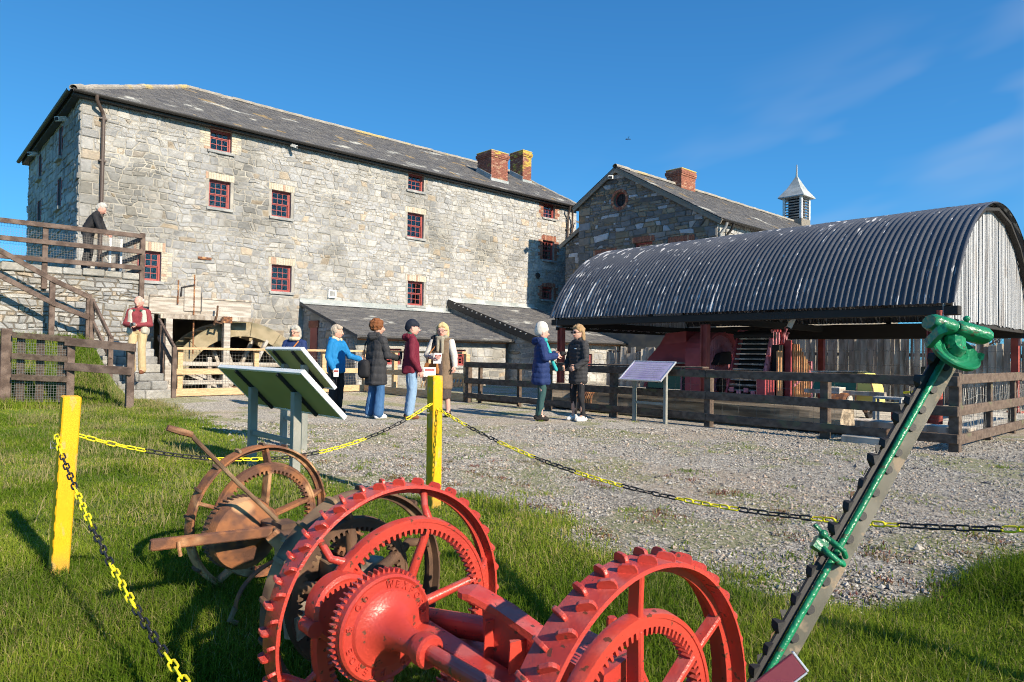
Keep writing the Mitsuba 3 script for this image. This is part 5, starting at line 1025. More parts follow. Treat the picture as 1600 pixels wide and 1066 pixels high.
bg = thing('handbag', 'tan brown leather handbag on the blond woman in the brown waistcoat', 'handbag'); part(bg, 'pouch', B.w(hull([(.20 + a * .045, -.13 + b * .13 * k, z) for a in (-1, 1) for b in (-1, 1) for z, k in ((.80, 1.0), (.86, 1.08), (.98, .85))])), 'leather_brown'); part(bg, 'flap', B.w(hull([(.25 + a, -.13 + b * .12 * k, z) for a in (0, .008) for b in (-1, 1) for z, k in ((.90, 1.0), (.985, .8))])), 'leather_brown'); part(bg, 'strap', B.w(tube([(.20, -.22, .98), (.16, -.16, 1.2), (.04, .02, 1.46)], .011, 6)), 'leather_brown')
paper('bunch of white papers held at the chest of the blond woman in the brown waistcoat', B, (.30, .03, 1.08), (1, 0, .3), .15, .20)
# hat woman
B = Body('woman in a cream knit hat, quilted navy coat and teal tights holding a small camera', (8.50, 8.52, 0), -38, 1.66, head_yaw=6)
A = (((.05, .25, 1.13), (.25, .10, 1.20), (1, -.5, .2), .9, (0, -.7, -.5)), ((.04, -.25, 1.13), (.25, -.08, 1.17), (1, .4, .2), .9, (0, .7, -.5)))
figure(B, A, None, 'shoe_dark', 'tights_teal', -.005, 'skin_pink', None, slim=.82); coat(B, A, 'coat_navy', .66, 1.06, hood=True, hem_r=.20, ridge=(.095, .012), cuff=.058)
B.add('knit_hat', [B.head([(-.02, 0, .10, .118), (-.04, 0, .045, .112)]), B.head([(.045, 0, .065, .068), (-.07, 0, .02, .085)])], 'cream_knit', ridge=(.02, .003)); B.add('scarf', [[(.09, .06, 1.40, .04), (.17, .05, 1.22, .035)], [(.20, -.02, 1.08, .03), (.27, -.05, .92, .035)], [(.06, .05, 1.45, .05), (.06, -.05, 1.45, .05)], [(.17, .05, 1.22, .035), (.20, -.02, 1.08, .03)]], 'scarf_teal')
cm = thing('camera', 'black camera held up by the woman in the cream hat', 'camera'); part(cm, 'case', B.w(box((.38, .0, 1.22), (.05, .12, .07), .008)), 'cloth_black'); part(cm, 'lens_tube', B.w(lathe([(0, 0), (.03, 0), (.03, .05), (0, .05)], 12, 'x', (.405, .0, 1.22))), 'guard_iron'); part(cm, 'strap', B.w(tube([(.37, .06, 1.2), (.26, .10, 1.02), (.27, -.04, .98), (.37, -.06, 1.2)], .007, 5)), 'cloth_black')
# sunglasses woman
B = Body('long haired woman in sunglasses, black quilted coat and white trainers', (8.96, 8.05, 0), 168, 1.67, head_yaw=10)
A = (((.02, .25, 1.10), (.17, .20, .98), (.6, -.4, -.3)), ((.02, -.25, 1.10), (.16, -.20, .98), (.6, .4, -.3)))
figure(B, A, None, 'shoe_white', 'cloth_black', -.005, 'skin', 'long', 'hair_light', glasses='dark', slim=.85); coat(B, A, 'cloth_charcoal', .68, .98, hem_r=.17, ridge=(.07, .014), cuff=.052)
bd = part(B.k, 'chest_badge', B.w(box((.122, .07, 1.30), (.006, .05, .02), .001)), 'paper')
# ================================================================== information boards
def board(label, x0, x1, z0, z1, ya, yb, legs, face_mat, back_mat, thick=.045, group=None):
    "desk shaped board: edge x0 at z0, edge x1 at z1, running from ya to yb"
    h = thing('information_board', label, 'information board', group); u = nrm((x1 - x0, 0, z1 - z0)); nn = nrm(np.cross(u, (0, 1, 0))); nn = nn if nn[2] > 0 else -nn
    c = np.array([(x0 + x1) / 2, (ya + yb) / 2, (z0 + z1) / 2]); L = math.hypot(x1 - x0, z1 - z0); W = yb - ya
    bm = lambda du, dy, lu, ly, dn, t: beam(c + u * (du - lu / 2) + nn * dn + np.array([0, dy, 0]), c + u * (du + lu / 2) + nn * dn + np.array([0, dy, 0]), ly, t, up=nn, b=.003)
    part(h, 'back_panel', bm(0, 0, L - .03, W - .03, -.012, .012), back_mat); part(h, 'printed_face', bm(0, 0, L - .05, W - .05, .0, .008), face_mat)
    fr = cat([bm(0, -W / 2 + .012, L, .024, 0, thick), bm(0, W / 2 - .012, L, .024, 0, thick), bm(-L / 2 + .012, 0, .024, W - .05, 0, thick), bm(L / 2 - .012, 0, .024, W - .05, 0, thick)]); part(h, 'edge_frame', fr, 'white_paint' if face_mat != 'board_face' else 'aluminium')
    for (lx, ly, w) in legs:
        zt = z0 + (z1 - z0) * (lx - x0) / (x1 - x0) - .03; part(h, 'leg', span(lx - w / 2, lx + w / 2, ly - w / 2, ly + w / 2, -.2, zt, .004), 'post_steel')
        part(h, 'support_channel', bm(0, ly - c[1], L * .94, .035, -.034, .03), 'black_beam')
    if len(legs) > 1: part(h, 'cross_bar', beam((legs[0][0], legs[0][1], .34), (legs[1][0], legs[1][1], .34), .03, .05), 'post_steel')
    return h
board('large olive backed information board seen from behind, nearest the rusty wheels', 2.55, 2.96, 1.0, .585, 5.38, 7.36, [(2.72, 6.85, .075), (2.72, 5.86, .075)], 'paper', 'board_back')
board('second olive backed information board further off in front of the woman in navy', 3.45, 3.88, 1.20, .73, 7.30, 8.32, [(3.6, 8.08, .075), (3.6, 7.55, .075)], 'paper', 'board_back')
ib = board('information board with a glossy purple face by the dark fence', 9.55, 10.0, .74, 1.07, 6.72, 7.62, [(9.86, 7.50, .06), (9.86, 6.84, .06)], 'board_face', 'board_back', .03)
for i in range(7): part(ib, 'text_line', beam((9.62 + .048 * i, 6.82 + .1 * (i % 3 == 2), .801 + .0352 * i), (9.62 + .048 * i, 7.52, .801 + .0352 * i), .006, .001, up=(-.33, 0, .45), b=0), 'sill_stone')
# ================================================================== yellow posts and chains
def ypost(label, b, t, w):
    h = thing('yellow_post', label, 'post', None); b, t = np.array(b, float), np.array(t, float); part(h, 'shaft', beam(b, t, w, w, up=(0, 1, 0), b=.006), 'yellow_paint'); part(h, 'hook', tube([t + (b - t) * .22 + np.array([-.055, 0, 0]), t + (b - t) * .22 + np.array([-.075, 0, .02]), t + (b - t) * .22 + np.array([-.075, 0, -.02]), t + (b - t) * .22 + np.array([-.05, 0, -.02])], .004, 5), 'steel'); return h
ypost('leaning yellow post in the grass at the left', (.665, 4.22, -.2), (.70, 4.17, .92), .082)
ypost('upright yellow post standing before the group of visitors', (3.09, 4.24, -.2), (3.07, 4.22, 1.0), .088)
def link(L=.062, W=.030, r=.0042):
    a = np.linspace(-math.pi / 2, math.pi / 2, 6); R = W / 2 - r; h = L / 2 - W / 2
    p = [(h + R * math.cos(t), R * math.sin(t), 0) for t in a] + [(-h - R * math.cos(t), -R * math.sin(t), 0) for t in a]; return tube(p, r, 6, closed=True)
LINK = link()
ypost('yellow post past the right edge holding the far end of the long chain', (3.07, -.55, -.2), (3.07, -.55, 1.0), .088)
ypost('yellow post past the bottom edge holding the end of the left chain', (.68, -.46, -.2), (.68, -.46, .9), .082)
def chain(label, pts, phase=0):
    h = thing('plastic_chain', label, 'chain', 'yellow and black plastic chains' if False else None); P = np.array(pts, float); seg = np.linalg.norm(np.diff(P, axis=0), axis=1); s = np.concatenate([[0], np.cumsum(seg)]); n = int(s[-1] / .0505); rr = np.random.default_rng(int(s[-1] * 1000))
    for i in range(n):
        q = np.array([np.interp((i + .5) * s[-1] / n, s, P[:, k]) for k in range(3)]); q1 = np.array([np.interp(min((i + 1.0) * s[-1] / n, s[-1]), s, P[:, k]) for k in range(3)]); q0 = np.array([np.interp(i * s[-1] / n, s, P[:, k]) for k in range(3)])
        d, a, b = frame(q1 - q0); t = (math.pi / 2 if i % 2 else 0) + .5 + rr.normal(0, .15); a2, b2 = a * math.cos(t) + b * math.sin(t), b * math.cos(t) - a * math.sin(t)
        v, f = LINK; part(h, 'link', (q + v[:, :1] * d + v[:, 1:2] * a2 + v[:, 2:] * b2, f), 'yellow_plastic' if ((i + phase) // 7) % 2 == 0 else 'black_plastic', smooth=True)
    return h
def para(p0, p1, zlow, tlow, n=40):
    p0, p1 = np.array(p0, float), np.array(p1, float); t = np.linspace(0, 1, n); z = np.where(t < tlow, zlow + (p0[2] - zlow) * ((tlow - t) / tlow) ** 2, zlow + (p1[2] - zlow) * ((t - tlow) / (1 - tlow)) ** 2)
    q = p0 + (p1 - p0) * t[:, None]; q[:, 2] = z; return q
chain('yellow and black plastic chain sagging behind the rusty wheels between the two posts', para((.73, 4.2, .715), (3.03, 4.2, .79), .488, .5), 0)
chain('yellow and black plastic chain running from the left post down past the grass', [(.645, 4.20, .72), (.64, 4.13, .69)] + list(para((.64, 4.12, .68), (.68, -.4, .46), .18, .56)), 3)
chain('long yellow and black plastic chain sagging right across the gravel', para((3.06, 4.16, .75), (3.07, -.5, .84), .43, .46, 60), 0)

# ================================================================== old mowing machines
def ring_gear(ro, ri, teeth, depth, th):
    a = np.linspace(0, 2 * math.pi, 73)[:-1]; ring = sg.Polygon([(ro * math.cos(t), ro * math.sin(t)) for t in a]).difference(sg.Polygon([(ri * math.cos(t), ri * math.sin(t)) for t in a]))
    tt = [sg.Polygon([((ri + .004) * math.cos(t - .3 * w), (ri + .004) * math.sin(t - .3 * w)), ((ri + .004) * math.cos(t + .3 * w), (ri + .004) * math.sin(t + .3 * w)), ((ri - depth) * math.cos(t + .16 * w), (ri - depth) * math.sin(t + .16 * w)), ((ri - depth) * math.cos(t - .16 * w), (ri - depth) * math.sin(t - .16 * w))]) for w in (2 * math.pi / teeth,) for t in np.arange(teeth) * w]
    return xz(extr(shapely.unary_union([ring] + tt), th))
def spur_gear(r, teeth, depth, th, hole=0):
    pts = []; w = 2 * math.pi / teeth
    for i in range(teeth):
        for (o, q) in ((-.25, r - depth), (-.12, r), (.12, r), (.25, r - depth)): pts.append((q * math.cos((i + o) * w), q * math.sin((i + o) * w)))
    g = sg.Polygon(pts)
    if hole: g = g.difference(sg.Point(0, 0).buffer(hole, 12))
    return xz(extr(g, th))
def mower_wheel(h, c, R, w, mat, yaw=0, lugs=36, lug=(.020, .0095), gear=(.30, .262), gy=-.07, spokes=6, sp0=.35, srad=(.017, .0125), flat_sp=False, two=True, seed=0, lug_mat=None, teeth=84):
    c = np.array(c, float); fw = 1.5 if mat == 'rust' else 1.0; T = lambda m: mv(m, c, yaw); rr = np.random.default_rng(seed)
    prof = [(R, -w), (R + .003, 0), (R, w), (R - .009, w + .002), (R - .013, .012), (R - .028, .007), (R - .028, -.007), (R - .013, -.012), (R - .009, -w - .002), (R, -w)]
    wh = part(h, 'wheel', T(lathe(prof, 96, 'y')), mat, smooth=32)
    rows = ((-.5, 0), (.5, .5)) if two else ((0, 0),)
    for (s, ph) in rows:
        for i in range(lugs):
            t = (i + ph) * 2 * math.pi / lugs; L = w * (.48 if two else .92); hgt = lug[0] * rr.uniform(.85, 1.1); th = lug[1]
            q = [(-L, -.004), (L, -.004), (L, hgt * .45), (L * .82, hgt * .85), (L * .5, hgt), (-L * .5, hgt), (-L * .82, hgt * .85), (-L, hgt * .45)]
            v, f = hull([(yy, aa * k, bb * (1 if k == 1 else .97)) for aa, bb in q for yy, k in ((-th / 2, .96), (-th * .3, 1), (th * .3, 1), (th / 2, .96))]); sk = (.55 if s < 0 else -.25) * (1 if two else .5); c1, s1 = math.cos(sk), math.sin(sk)
            v = np.stack([v[:, 0] * c1 - v[:, 1] * s1, v[:, 0] * s1 + v[:, 1] * c1 + s * w * .98, v[:, 2] + R], 1)
            ct, st = math.cos(t), math.sin(t); v = np.stack([v[:, 0] * ct + v[:, 2] * st, v[:, 1], -v[:, 0] * st + v[:, 2] * ct], 1)
            part(wh, 'lug', T((v, f)), lug_mat or mat)
    ro, ri = gear
    part(wh, 'ring_gear', T(mv(ring_gear(ro, ri, teeth, .016, .034), (0, gy - .017, 0))), mat)
    part(wh, 'gear_rim', T(lathe([(ro, gy - .02), (ro + .006, gy), (ro, gy + .018), (ro - .010, gy + .022), (ro - .018, gy + .016), (ro - .010, gy - .020), (ro, gy - .02)], 72, 'y')), mat, smooth=40)
    for i in range(spokes):
        t = sp0 + i * 2 * math.pi / spokes; u = np.array([math.cos(t), 0, math.sin(t)])
        if flat_sp: m = cat([beam(u * .05 + [0, gy * .6, 0], u * ri + [0, gy * .8, 0], .018, .038 * fw, up=(0, 1, 0), b=.006), beam(u * (ro - .01) + [0, gy * .8, 0], u * (R - .02) + [0, 0, 0], .016, .034 * fw, up=(0, 1, 0), b=.005)])
        else:
            k = np.array([-math.sin(t), 0, math.cos(t)]) * .02
            m = cat([tube([u * .05 + [0, gy * .5, 0], u * (ri + .012) + [0, gy, 0]], [srad[0], srad[1]], 10), tube([u * (ro - .01) + [0, gy, 0], u * (ro + .03) + k + [0, gy * .8, 0], u * (R - .03) + [0, gy * .2, 0], u * (R - .015)], [srad[1], srad[1] * .9, srad[1] * .9, srad[1] * 1.3], 10)])
        part(wh, 'spoke', T(m), mat, smooth=40)
    part(wh, 'hub', T(lathe([(.0, gy - .03), (.05, gy - .03), (.062, gy), (.05, .06), (0, .06)], 24, 'y')), mat, smooth=30)
    return wh
rm = thing('red_mowing_machine', 'old horse drawn mowing machine painted bright red with two lugged iron wheels', 'mowing machine')
mower_wheel(rm, (1.165, 1.80, .375), .392, .042, 'red_paint', 0, 36, gear=(.300, .270), gy=-.075, sp0=.25, seed=1)
mower_wheel(rm, (1.20, .895, .352), .384, .044, 'red_paint', 0, 36, gear=(.268, .240), gy=.006, sp0=math.pi / 2 + .02, spokes=6, flat_sp=True, seed=2)
part(rm, 'axle', tube([(1.165, 1.95, .375), (1.195, .75, .37)], .028, 12), 'red_paint', smooth=40)
DC = np.array([.945, 1.50, .478])
gd = part(rm, 'gear_disc', mv(lathe([(0, .03), (.128, .03), (.133, .02), (.133, -.012), (.127, -.018), (.120, -.013), (.100, -.014), (.094, -.021), (.074, -.026), (.054, -.038), (.040, -.062), (.031, -.10), (.029, -.165), (0, -.165)], 64, 'y'), DC), 'red_paint', smooth=35)
part(gd, 'tooth_rim', mv(spur_gear(.143, 56, .010, .022), DC + [0, .006, 0]), 'red_paint')
def arc_text(h, text, c, r, a0, step, size, y, mat):
    ms = []
    for i, ch in enumerate(text):
        if ch == ' ': continue
        v, f = vf(meshkit.text_mesh(ch, size, .0042, bold=True)); v = v - [(v[:, 0].max() + v[:, 0].min()) / 2, 0, 0]; t = a0 - i * step   # clockwise as seen from the front
        ct, st = math.cos(t - math.pi / 2), math.sin(t - math.pi / 2); X = v[:, 0] * ct - (v[:, 1] + r - size / 2) * st; Z = v[:, 0] * st + (v[:, 1] + r - size / 2) * ct
        part(h, 'cast_letter', (np.stack([c[0] + X, np.full(len(v), y) - v[:, 2], c[2] + Z], 1), f), mat)
arc_text(gd, 'WEXFORD', DC, .110, 1.52, .225, .016, DC[1] - .0135, 'red_paint')
arc_text(gd, 'PIERCE & CO', DC, .110, 4.62, .242, .0155, DC[1] - .0135, 'red_paint')
arc_text(gd, 'LTD', DC, .110, -.55, .28, .0155, DC[1] - .0135, 'red_paint')
part(rm, 'crank_shaft', tube([(.945, 1.36, .478), (.95, .62, .472)], .0195, 14), 'red_paint', smooth=40)
part(rm, 'shaft_collar', mv(lathe([(.019, .03), (.035, .025), (.039, .010), (.039, -.016), (.034, -.023), (.019, -.023)], 28, 'y'), (.946, 1.318, .478)), 'red_paint', smooth=35)
part(rm, 'pinion_drum', mv(lathe([(0, .03), (.084, .03), (.092, .022), (.092, -.030), (.082, -.038), (.072, -.034), (.045, -.038), (.025, -.048), (0, -.048)], 40, 'y'), (.928, 1.70, .478)), 'red_paint', smooth=35)
part(rm, 'drum_bolt', mv(lathe([(0, .03), (.022, .03), (.022, -.03), (0, -.03)], 12, 'y'), (.838, 1.69, .446)), 'red_paint', smooth=35)
part(rm, 'cross_tube', tube([(1.10, 1.62, .43), (1.16, 1.35, .46), (1.2, 1.1, .45)], .032, 14), 'red_paint', smooth=40)
part(rm, 'angle_bar', cat([beam((1.02, 1.55, .44), (1.055, .70, .36), .012, .055, b=.003), beam((1.05, 1.55, .462), (1.085, .70, .382), .06, .012, b=.003)]), 'red_paint')
part(rm, 'tray_plate', hull([(1.0, 1.50, .415), (1.22, 1.55, .42), (1.04, 1.1, .39), (1.26, 1.15, .40), (1.0, 1.50, .405), (1.22, 1.55, .41), (1.04, 1.1, .38), (1.26, 1.15, .39)]), 'red_paint')
br = part(rm, 'seat_bracket', hull([(1.10, 1.28, .40), (1.14, 1.14, .36), (1.10, 1.30, .565), (1.14, 1.14, .50), (1.125, 1.29, .565), (1.165, 1.15, .50), (1.125, 1.27, .40), (1.165, 1.15, .36)]), 'red_paint')
part(br, 'curved_top', hull([(1.085 + .042 * math.cos(t), 1.315 + .035 * math.sin(t), .590) for t in np.linspace(.6, 3.8, 8)] + [(1.085 + .042 * math.cos(t), 1.315 + .035 * math.sin(t), .576) for t in np.linspace(.6, 3.8, 8)] + [(1.10, 1.24, .556), (1.165, 1.25, .552), (1.10, 1.24, .540), (1.165, 1.25, .538)]), 'red_paint')
part(br, 'curved_top', hull([(1.10, 1.24, .556), (1.165, 1.25, .552), (1.10, 1.24, .540), (1.165, 1.25, .538), (1.12, 1.12, .52), (1.18, 1.13, .515), (1.12, 1.12, .50), (1.18, 1.13, .50)]), 'red_paint')
for a in (1.26, 1.17): part(br, 'rib', hull([(1.075, a, .40), (1.085, a + .014, .40), (1.08, a, .545 - (1.33 - a) * .25), (1.09, a + .014, .545 - (1.33 - a) * .25), (1.14, a, .40), (1.14, a, .54 - (1.33 - a) * .25)]), 'red_paint')
part(rm, 'gear_casting', hull([(1.12, 1.16, .52), (1.30, 1.20, .50), (1.12, 1.0, .50), (1.32, 1.0, .47), (1.14, 1.15, .38), (1.30, 1.15, .38), (1.14, 1.0, .38), (1.30, .99, .38)]), 'red_paint')
part(rm, 'gear_guard', hull([(1.13, .93, .50), (1.13, .97, .50), (1.24, .93, .52), (1.26, .97, .50), (1.11, .93, .33), (1.30, .97, .33), (1.3, .93, .42)]), 'red_paint')
part(rm, 'footboard', hull([(1.10, .76, .40), (1.24, .78, .40), (1.10, .60, .37), (1.24, .64, .37), (1.10, .76, .29), (1.24, .78, .29), (1.10, .6, .29), (1.24, .64, .29)]), 'red_paint')
part(rm, 'draw_bracket', cat([beam((1.26, .80, .42), (1.32, .78, .36), .02, .06), beam((1.24, .80, .44), (1.27, .79, .45), .05, .03)]), 'red_paint')
for p in ((1.04, .98, .40), (1.06, .86, .385), (1.3, 1.18, .53), (1.34, 1.08, .515), (1.19, 1.45, .44)): part(rm, 'bolt', mv(lathe([(0, .012), (.012, .012), (.014, 0), (.014, -.02)], 6, 'z'), p), 'red_paint')
# rusty machine
ru = thing('rusty_mowing_machine', 'derelict rusty mowing machine with two spoked iron wheels behind the red one', 'mowing machine')
YW = -.13
mower_wheel(ru, (1.37, 3.325, .346), .357, .036, 'rust', -YW * 1, 18, lug=(.016, .012), gear=(.272, .240), gy=-.05, sp0=math.pi / 2 - .05, spokes=5, flat_sp=True, two=False, seed=3, teeth=64, lug_mat='rust_dark')
mower_wheel(ru, (1.22, 2.10, .34), .352, .038, 'rust_dark', -YW * 1, 18, lug=(.016, .012), gear=(.25, .218), gy=.05, sp0=.35, spokes=5, srad=(.026, .019), two=False, seed=4, teeth=60)
part(ru, 'axle', tube([(1.39, 3.45, .35), (1.2, 1.98, .34)], .026, 10), 'rust', smooth=40)
part(ru, 'gear_case', mv(lathe([(0, .10), (.135, .10), (.150, .06), (.154, .0), (.147, -.03), (.115, -.045), (.06, -.06), (.035, -.09), (0, -.09)], 40, 'y'), (1.155, 2.98, .375), .13), 'rust', smooth=35)
part(ru, 'case_teeth', mv(spur_gear(.160, 44, .012, .05), (1.157, 3.0, .375), .13), 'rust_dark')
part(ru, 'lift_lever', tube([(.785, 2.80, .875), (.83, 2.80, .858), (.875, 2.80, .842)], [.012, .014, .012], 8), 'rust', smooth=40); part(ru, 'lever_rod', tube([(.875, 2.80, .842), (.885, 2.8, .825), (1.06, 2.80, .63), (1.26, 2.80, .42)], [.008, .009, .009, .009], 8), 'rust_dark', smooth=40)
part(ru, 'draft_bar', beam((.735, 2.80, .437), (1.24, 2.80, .41), .03, .042, b=.005), 'rust'); part(ru, 'bar_hook', tube([(.83, 2.78, .44), (.83, 2.77, .41), (.835, 2.77, .385)], .007, 6), 'rust')
part(ru, 'frame_beam', beam((1.24, 2.95, .40), (1.2, 2.2, .38), .06, .07), 'rust_dark'); part(ru, 'lever_socket', hull([(1.25 + a * .035, 2.78 + b * .05, .40 + c_ * .05) for a in (-1, 1) for b in (-1, 1) for c_ in (-1, 1)]), 'rust_dark')
a = np.linspace(0, 1, 12); part(ru, 'bent_strap', cat([beam(p, q, .03, .006, up=(1, 0, .3), ext=.002) for p, q in zip([(1.24 - .22 * math.sin(t * 1.5), 2.7, .325 - .16 * (1 - math.cos(t * 1.57))) for t in a[:-1]], [(1.24 - .22 * math.sin(t * 1.5), 2.7, .325 - .16 * (1 - math.cos(t * 1.57))) for t in a[1:]])]), 'rust'); part(ru, 'strap_foot', tube([(1.02, 2.7, .165), (1.0, 2.7, .12), (1.03, 2.7, .10)], .012, 6), 'rust_dark')
for (p, r, tn) in (((1.10, 2.30, .40), .10, 22), ((1.06, 2.24, .28), .075, 18), ((1.30, 2.32, .47), .07, 16)): part(ru, 'small_gear', mv(spur_gear(r, tn, .016, .03), p, .13), 'rust_dark' if r > .08 else 'rust')
part(ru, 'casting', hull([(1.12 + a_ * .05, 2.40 + b_ * .06, .38 + c_ * .1) for a_ in (-1, 1) for b_ in (-1, 1) for c_ in (-1, 1)]), 'rust'); part(ru, 'brace', beam((1.05, 2.45, .50), (1.25, 2.3, .25), .03, .05), 'rust'); part(ru, 'cover_plate', hull([(1.28, 2.5, .40), (1.36, 2.3, .38), (1.30, 2.5, .30), (1.38, 2.3, .29), (1.29, 2.52, .35)]), 'rust_dark')
part(ru, 'wooden_pole', beam((.98, 2.12, .27), (1.45, 2.35, .33), .06, .08), 'log_wood'); part(ru, 'under_strap', beam((1.05, 2.06, .27), (1.10, 2.06, .05), .05, .008, up=(0, 1, 0)), 'rust')

# ================================================================== raised green cutter bar
cb = thing('green_cutter_bar', 'raised mower cutter bar with green rail, dark finger guards and green cast shoe', 'cutter bar')
CA, CB_ = np.array([1.635, .945, .13]), np.array([2.525, .672, 1.19]); ax = nrm(CB_ - CA); sd = nrm(np.array([.738, -.675, 0]) - ax * np.dot(ax, [.738, -.675, 0])); nr = nrm(np.cross(sd, ax)); LEN = np.linalg.norm(CB_ - CA)
nr = nr if nr @ np.array([-1, -.5, 0]) > 0 else -nr
CP = lambda t, s, n=0: CA + ax * t + sd * s + nr * n
part(cb, 'bar_board', beam(CP(0, .022), CP(LEN, .022), .037, .014, up=nr, b=.004), 'cutter_wood'); part(cb, 'green_rail', tube([CP(0, -.006, .010), CP(LEN * .5, -.004, .010), CP(LEN, -.006, .010)], .0100, 10), 'green_paint', smooth=40)
part(cb, 'back_strip', beam(CP(0, -.024, -.004), CP(LEN, -.022, -.004), .022, .014, up=nr, b=.003), 'guard_iron')
rg = np.random.default_rng(95); ng = 17
for i in range(ng):
    t = .05 + (LEN - .10) * i / (ng - 1); s_ = rg.uniform(.8, 1.12); t = t + rg.normal(0, .010)
    q = [CP(t - .022, -.035, .0), CP(t + .022, -.035, .0), CP(t - .020, -.035, .028), CP(t + .018, -.035, .028), CP(t - .012, -.056 * s_, .014), CP(t + .012, -.056 * s_, .016), CP(t, -.050 * s_, .034), CP(t + .004, -.064 * s_, .020)]
    gdp = part(cb, 'finger_guard', hull(q), 'guard_iron'); part(gdp, 'knife_tip', hull([CP(t + .020, -.045, .016), CP(t + .050, -.045, .016), CP(t + .036, -.060 * s_, .026), CP(t + .02, -.045, .024), CP(t + .050, -.045, .022)]), 'guard_iron' if i % 3 else 'rust_dark')
    part(cb, 'rivet_pad', hull([CP(t + .014 * math.cos(k), .010 + .011 * math.sin(k), .008 + h_) for k in np.linspace(0, 6.28, 11) for h_ in (0, .006)]), 'guard_iron')
tc = .445 * LEN
part(cb, 'clamp', tube([CP(tc + .0, -.05, .02), CP(tc - .014, -.035, .045), CP(tc - .018, 0, .05), CP(tc - .012, .018, .035), CP(tc, .02, .01)], .009, 8), 'green_paint', smooth=40); part(cb, 'clamp', tube([CP(tc + .03, -.05, .02), CP(tc + .024, -.03, .04), CP(tc + .02, .0, .042), CP(tc + .016, .02, .02)], .008, 8), 'green_paint', smooth=40)
part(cb, 'clamp_bolt', tube([CP(tc + .02, -.02, .03), CP(tc + .035, -.10, .04)], .006, 8), 'green_paint'); part(cb, 'clamp_nut', mv(ico(.013, 1), CP(tc + .028, -.066, .037)), 'green_paint'); part(cb, 'clamp_plate', hull([CP(tc + a_ * .018, -.055 + b_ * .018, .02 + c_ * .014) for a_ in (-1, 1) for b_ in (-1, 1) for c_ in (-1, 1)]), 'green_paint')
# cast shoe at the top: a dished plate and a rounded block above it
HC = np.array([2.455, .630, 1.205]); r_ = np.array([.738, -.675, 0]); vw = np.array([.665, .728, 0]); zz = np.array([0, 0, 1.0])
tiltr = nrm(r_ - zz * .26); nup = nrm(zz * .66 + r_ * .20 - vw * .72); e1 = nrm(tiltr - nup * np.dot(tiltr, nup)); e2 = np.cross(nup, e1)
v, f = lathe([(0, 0), (.03, .0), (.045, .006), (.052, .0), (.075, .002), (.088, .010), (.093, .004), (.090, -.008), (.06, -.014), (0, -.014)], 40, 'z'); v[:, 0] *= .92
sh = part(cb, 'cast_shoe', (HC + v[:, :1] * e1 * .92 + v[:, 1:2] * e2 * .8 + v[:, 2:] * nup, f), 'green_paint', smooth=40)
part(sh, 'boss', (lambda m: (HC + m[0][:, :1] * e1 + m[0][:, 1:2] * e2 + m[0][:, 2:] * nup, m[1]))(lathe([(0, .03), (.018, .03), (.022, .02), (.024, 0)], 16, 'z')), 'green_paint', smooth=40)
HP_ = lambda a, b, c: HC + e1 * a + e2 * b + nup * c
part(sh, 'side_horn', hull([HP_(-.095, b, c) for b in (-.015, .02) for c in (-.005, .055)] + [HP_(-.080, b, c) for b in (-.015, .025) for c in (0, .075)] + [HP_(-.072, 0, .02)]), 'green_paint'); part(sh, 'side_horn', hull([HP_(.078, b, c) for b in (-.015, .015) for c in (0, .016)] + [HP_(.066, b, 0) for b in (-.018, .018)] + [HP_(.080, 0, .024)]), 'green_paint')
BT = HC + zz * .072 + r_ * .020 + vw * .02; b1 = nrm(r_ - zz * .25); b3 = nrm(np.cross(b1, vw)); b3 = b3 if b3[2] > 0 else -b3
def rblock(a0, a1, r): return hull([BT + b1 * a + vw * (r * 1.5 * math.cos(k)) + b3 * (r * math.sin(k)) for a in (a0, a1) for k in np.linspace(0, 6.28, 15)[:-1]] + [BT + b1 * (a + s * .012) + vw * (r * 1.3 * math.cos(k)) + b3 * (r * .8 * math.sin(k)) for a, s in ((a0, -1), (a1, 1)) for k in np.linspace(0, 6.28, 15)[:-1]])
tb = part(cb, 'top_block', rblock(.0, .080, .029), 'green_paint', smooth=35); part(tb, 'lower_half', rblock(-.082, -.03, .028), 'green_paint', smooth=35); part(tb, 'web', rblock(-.05, .02, .022), 'green_paint', smooth=35); part(tb, 'nipple', mv(ico(.010, 1), BT + b1 * .02 + b3 * .040), 'green_paint'); part(tb, 'neck', tube([BT - b3 * .03, HC + nup * .0], .03, 10), 'green_paint')
sw = thing('swath_board', 'short maroon painted board with pale edges at the foot of the cutter bar', 'board')
s0, s1 = np.array([1.60, .89, .28]), np.array([1.722, .783, .405]); dd = nrm(s1 - s0); up_ = nrm(np.cross(dd, np.cross(np.array([-.7, -.6, .5]), dd)))
part(sw, 'painted_face', beam(s0, s1, .052, .012, up=nr, b=.002), 'swath_maroon'); part(sw, 'pale_edge', beam(s0 + np.cross(dd, nr) * .0285 * (1 if np.cross(dd, nr) @ r_ > 0 else -1), s1 + np.cross(dd, nr) * .0285 * (1 if np.cross(dd, nr) @ r_ > 0 else -1), .005, .014, up=nr, b=.001), 'aluminium'); part(sw, 'end_cap', beam(s1 + dd * .001, s1 + dd * .007, .056, .014, up=nr, b=.001), 'aluminium')
